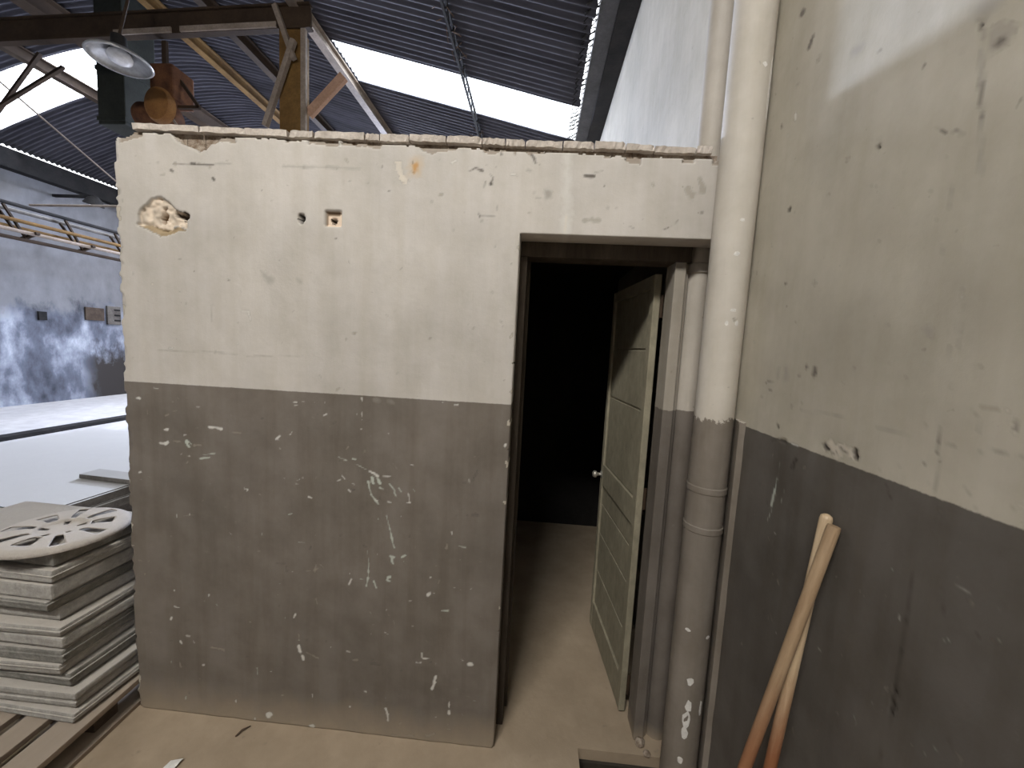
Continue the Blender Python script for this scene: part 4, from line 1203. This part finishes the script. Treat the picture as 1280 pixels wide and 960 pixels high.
# ------------------------------------------------------------------ pallet and the slab stack
pal = thing('wooden_pallet', 'dusty wooden pallet on the floor under the slab stack', 'pallet', (-1.605, 0.0, 0), (0, 0, R(3.0)))
x = 0.0
for k, wd in enumerate((.115, .095, .1, .095, .1, .095, .1)):
    MB().box((x - wd, -.72, .098), (x, .46, .12), 0.003, jit=.002).build('top_board', M_pallet, pal)
    x -= wd + .042
W = -x - .042
for y in (-.70, -.13, .36):
    MB().box((-W, y, .078), (-.03, y + .09, .098), 0.002).build('cross_board', M_pallet, pal)
    for xx in (-.14, -W / 2 - .05, -W):
        MB().box((xx, y, .018), (xx + .1, y + .09, .078), 0.003).build('block', M_block, pal)  # darker than the boards: shade of the openings put into the colour
for xx in (-.1, -W / 2 - .05, -W):
    MB().box((xx, -.72, 0), (xx + .1, .46, .018), 0.002).build('bottom_board', M_pallet, pal)

N = 13
z = 0.12
rth = random.Random(41)
TH = [rth.uniform(.7, 1.35) for _ in range(N)]
TH = [t * (0.78 - 0.12) / sum(TH) for t in TH]
for i in range(N):
    r = random.Random(300 + i)
    th = TH[i]
    f = i / (N - 1)
    cx = -1.636 - 0.056 * f + r.uniform(-.016, .014) - (0.014 if i in (4, 8) else 0)
    cy = -0.19 + r.uniform(-.018, .014)
    rot = R(r.uniform(-1.8, 1.8))
    sx, sy = 0.64, 0.35 + r.uniform(-.01, .01)
    b = MB()
    ins = r.uniform(.01, .022)
    foot = r.uniform(.006, .014) if r.random() < .75 else .003
    b.box((-sx + ins, ins, 0), (-ins, sy - ins, foot + .004))
    bev = r.uniform(.004, .011)
    b.box((-sx, 0, foot), (0, sy, th - 0.001), bev, jit=.003)
    if r.random() < .6:
        zz = foot + (th - foot) * r.uniform(.35, .6)
        b.box((-sx - .003, -.003, zz), (.003, sy + .003, zz + .007), 0.002, jit=.0015)
    o = b.build('concrete_slab', M_slab if r.random() < .6 else M_slab_dark)
    o.location = (cx, cy, z)
    o.rotation_euler = (0, 0, rot)
    z += th
    if i == 0:
        lab = 'grey concrete slab lying on the pallet, lowest of the stack'
    elif i == N - 1:
        lab = 'dusty grey slab on top of the stack, under the wheel cover'
    elif i < N // 2:
        lab = 'grey concrete slab in the stack, %s up from the pallet' % ORD[i]
    else:
        lab = 'grey concrete slab in the stack, %s down from the wheel cover' % ORD[N - 1 - i]
    tag(o, lab, 'slab', 'slabs stacked on the pallet')
    topz = z


def hub_cap():
    nr, na = 26, 160
    Rr = 0.2
    rs = np.linspace(0.0, 1.0, nr)
    prof = np.interp(rs, [0, .1, .2, .32, .36, .5, .85, .95, 1.0], [.012, .012, .013, .016, .022, .026, .022, .016, .004])
    bm = bmesh.new()
    rows = []
    for r_, zz in zip(rs, prof):
        if r_ == 0:
            rows.append([bm.verts.new((0, 0, zz))])
        else:
            rows.append([bm.verts.new((Rr * r_ * math.cos(2 * math.pi * k / na), Rr * r_ * math.sin(2 * math.pi * k / na), zz)) for k in range(na)])
    ns = 9
    for i in range(1, nr):
        rm = (rs[i] + rs[i - 1]) / 2
        for k in range(na):
            a = ((k + .5) / na * ns) % 1.0
            s = int((k + .5) / na * ns)
            lo, hi, wd = (.42, .86, .2) if s % 3 else (.4, .72, .3)
            if lo < rm < hi and abs(a - .5) < wd * (0.55 + .6 * (rm - lo) / (hi - lo)) * (.62 / max(rm, .3)):
                continue
            a5 = ((k + .5) / na * 5) % 1.0
            if .2 < rm < .32 and abs(a5 - .5) < .13:
                continue
            if i == 1:
                bm.faces.new((rows[0][0], rows[1][k], rows[1][(k + 1) % na]))
            else:
                bm.faces.new((rows[i - 1][k], rows[i][k], rows[i][(k + 1) % na], rows[i - 1][(k + 1) % na]))
    me = bpy.data.meshes.new('wheel_cover')
    bm.to_mesh(me)
    bm.free()
    o = link('wheel_cover', me, M_hub, None, True)
    s = o.modifiers.new('thickness', 'SOLIDIFY')
    s.thickness, s.offset = 0.004, -1
    o.location = (-1.822, -0.06, topz + .007)
    o.rotation_euler = (R(1.0), R(1.5), R(20))
    tag(o, 'dusty slotted wheel cover lying on top of the slab stack', 'wheel cover')


hub_cap()

# big pale boards stacked on the hall floor behind the slabs
z = 0.0
BORD = ['lowest large pale board of the stack on the hall floor', 'large pale board lying directly on the lowest one of its stack', 'third large pale board up from the hall floor',
        'third large pale board down from the bare plank', 'second large pale board down, under the board with the plank', 'topmost large pale board, with the grey plank lying on it']
for i in range(6):
    r = random.Random(70 + i)
    b = MB().box((-2.2, 0, 0), (0, 1.9, 0.058), 0.004)
    b.box((-2.18, .02, 0.056), (-.02, 1.88, 0.065))
    o = b.build('large_board', M_panel if i == 5 else M_panel_edge)
    k = 0 if i == 5 else 1
    o.location = (-3.10 + k * r.uniform(-.03, .03), 0.775 + k * r.uniform(-.03, .02), z)
    o.rotation_euler = (0, 0, R(-2.5 + k * r.uniform(-.8, .8)))
    tag(o, BORD[i], 'board', 'large boards stacked on the hall floor')
    z += 0.065
b = MB().box((0, 0, 0), (0.95, 0.13, 0.035), 0.003, jit=.003)
o = b.build('plank', M_panel_edge)
o.location = (-3.56, 1.33, 0.394)
o.rotation_euler = (0, 0, R(-5))
tag(o, 'short grey plank lying on the topmost large pale board', 'plank')

# ------------------------------------------------------------------ two wooden handles leaning on the right wall
M_handle = wood_handle('weathered_handle', (0.24, 0.155, 0.085), (0.4, 0.285, 0.175), (0.21, 0.095, 0.045))
M_handle2 = wood_handle('pale_handle', (0.36, 0.25, 0.14), (0.58, 0.45, 0.3), (0.2, 0.08, 0.035))


def handle(name, foot, top, rad, m, lab, round_tip):
    foot, top = Vector(foot), Vector(top)
    d = (top - foot)
    L = d.length
    b = MB()
    if round_tip:
        b.tube([(0, 0, 0), (0, 0, L * .5), (0, 0, L - rad), (0, 0, L - rad * .4), (0, 0, L - rad * .08), (0, 0, L)], [rad * 1.05, rad, rad, rad * .87, rad * .45, rad * .12], 20)
    else:
        b.tube([(0, 0, 0), (0, 0, L * .5), (0, 0, L - .006), (0, 0, L)], [rad * 1.1, rad, rad * 1.02, rad * .93], 20)
    o = smooth_by_angle(b.build(name, m), 45)
    o.location = foot
    o.rotation_euler = d.to_track_quat('Z', 'Y').to_euler()
    return tag(o, lab, 'pole', 'wooden poles leaning on the right wall')


handle('wooden_pole', (0.40, -0.545, 0.012), (0.642, -0.566, 1.262), 0.0122, M_handle, 'weathered wooden pole with a flat sawn top leaning on the grey wall', False)
handle('wooden_pole', (0.505, -0.585, 0.008), (0.650, -0.533, 1.275), 0.012, M_handle2, 'paler wooden pole with a round light tip leaning on the grey wall', True)

# ------------------------------------------------------------------ small things on the floor
b = MB()
b.poly([(0, 0, 0.002), (.05, .008, 0.006), (.055, .06, 0.012), (.012, .055, 0.004)], (0, 0, 0.0012))
o = b.build('paper_scrap', M_paper)
o.location = (-1.285, -0.235, 0)
tag(o, 'white scrap of paper on the dusty floor before the grey wall', 'paper')
o = MB().tube([(-1.11, -0.072, 0.004), (-1.10, -0.05, 0.009), (-1.083, -0.026, 0.004)], [.003, .004, .002], 7).build('twig', M_twig)
tag(o, 'small dark twig on the floor at the foot of the booth wall', 'twig')
r = random.Random(61)
for i, (x, y, s, lab) in enumerate(((0.512, 0.085, .022, 'small lump of broken plaster at the foot of the door frame'), (0.53, 0.045, .015, 'smallest plaster crumb near the corner of the floor pit'),
                                    (0.42, -0.03, .035, 'dark lump of rubble lying in the floor pit'))):
    bm = bmesh.new()
    bmesh.ops.create_icosphere(bm, subdivisions=2, radius=s)
    for v in bm.verts:
        v.co *= r.uniform(.75, 1.15)
        v.co.z *= .7
    b = MB()
    b.bm.free()
    b.bm = bm
    o = b.build('rubble_lump', M_rubble)
    o.location = (x, y, (-.1 if i == 2 else 0) + s * .5)
    tag(o, lab, 'rubble')
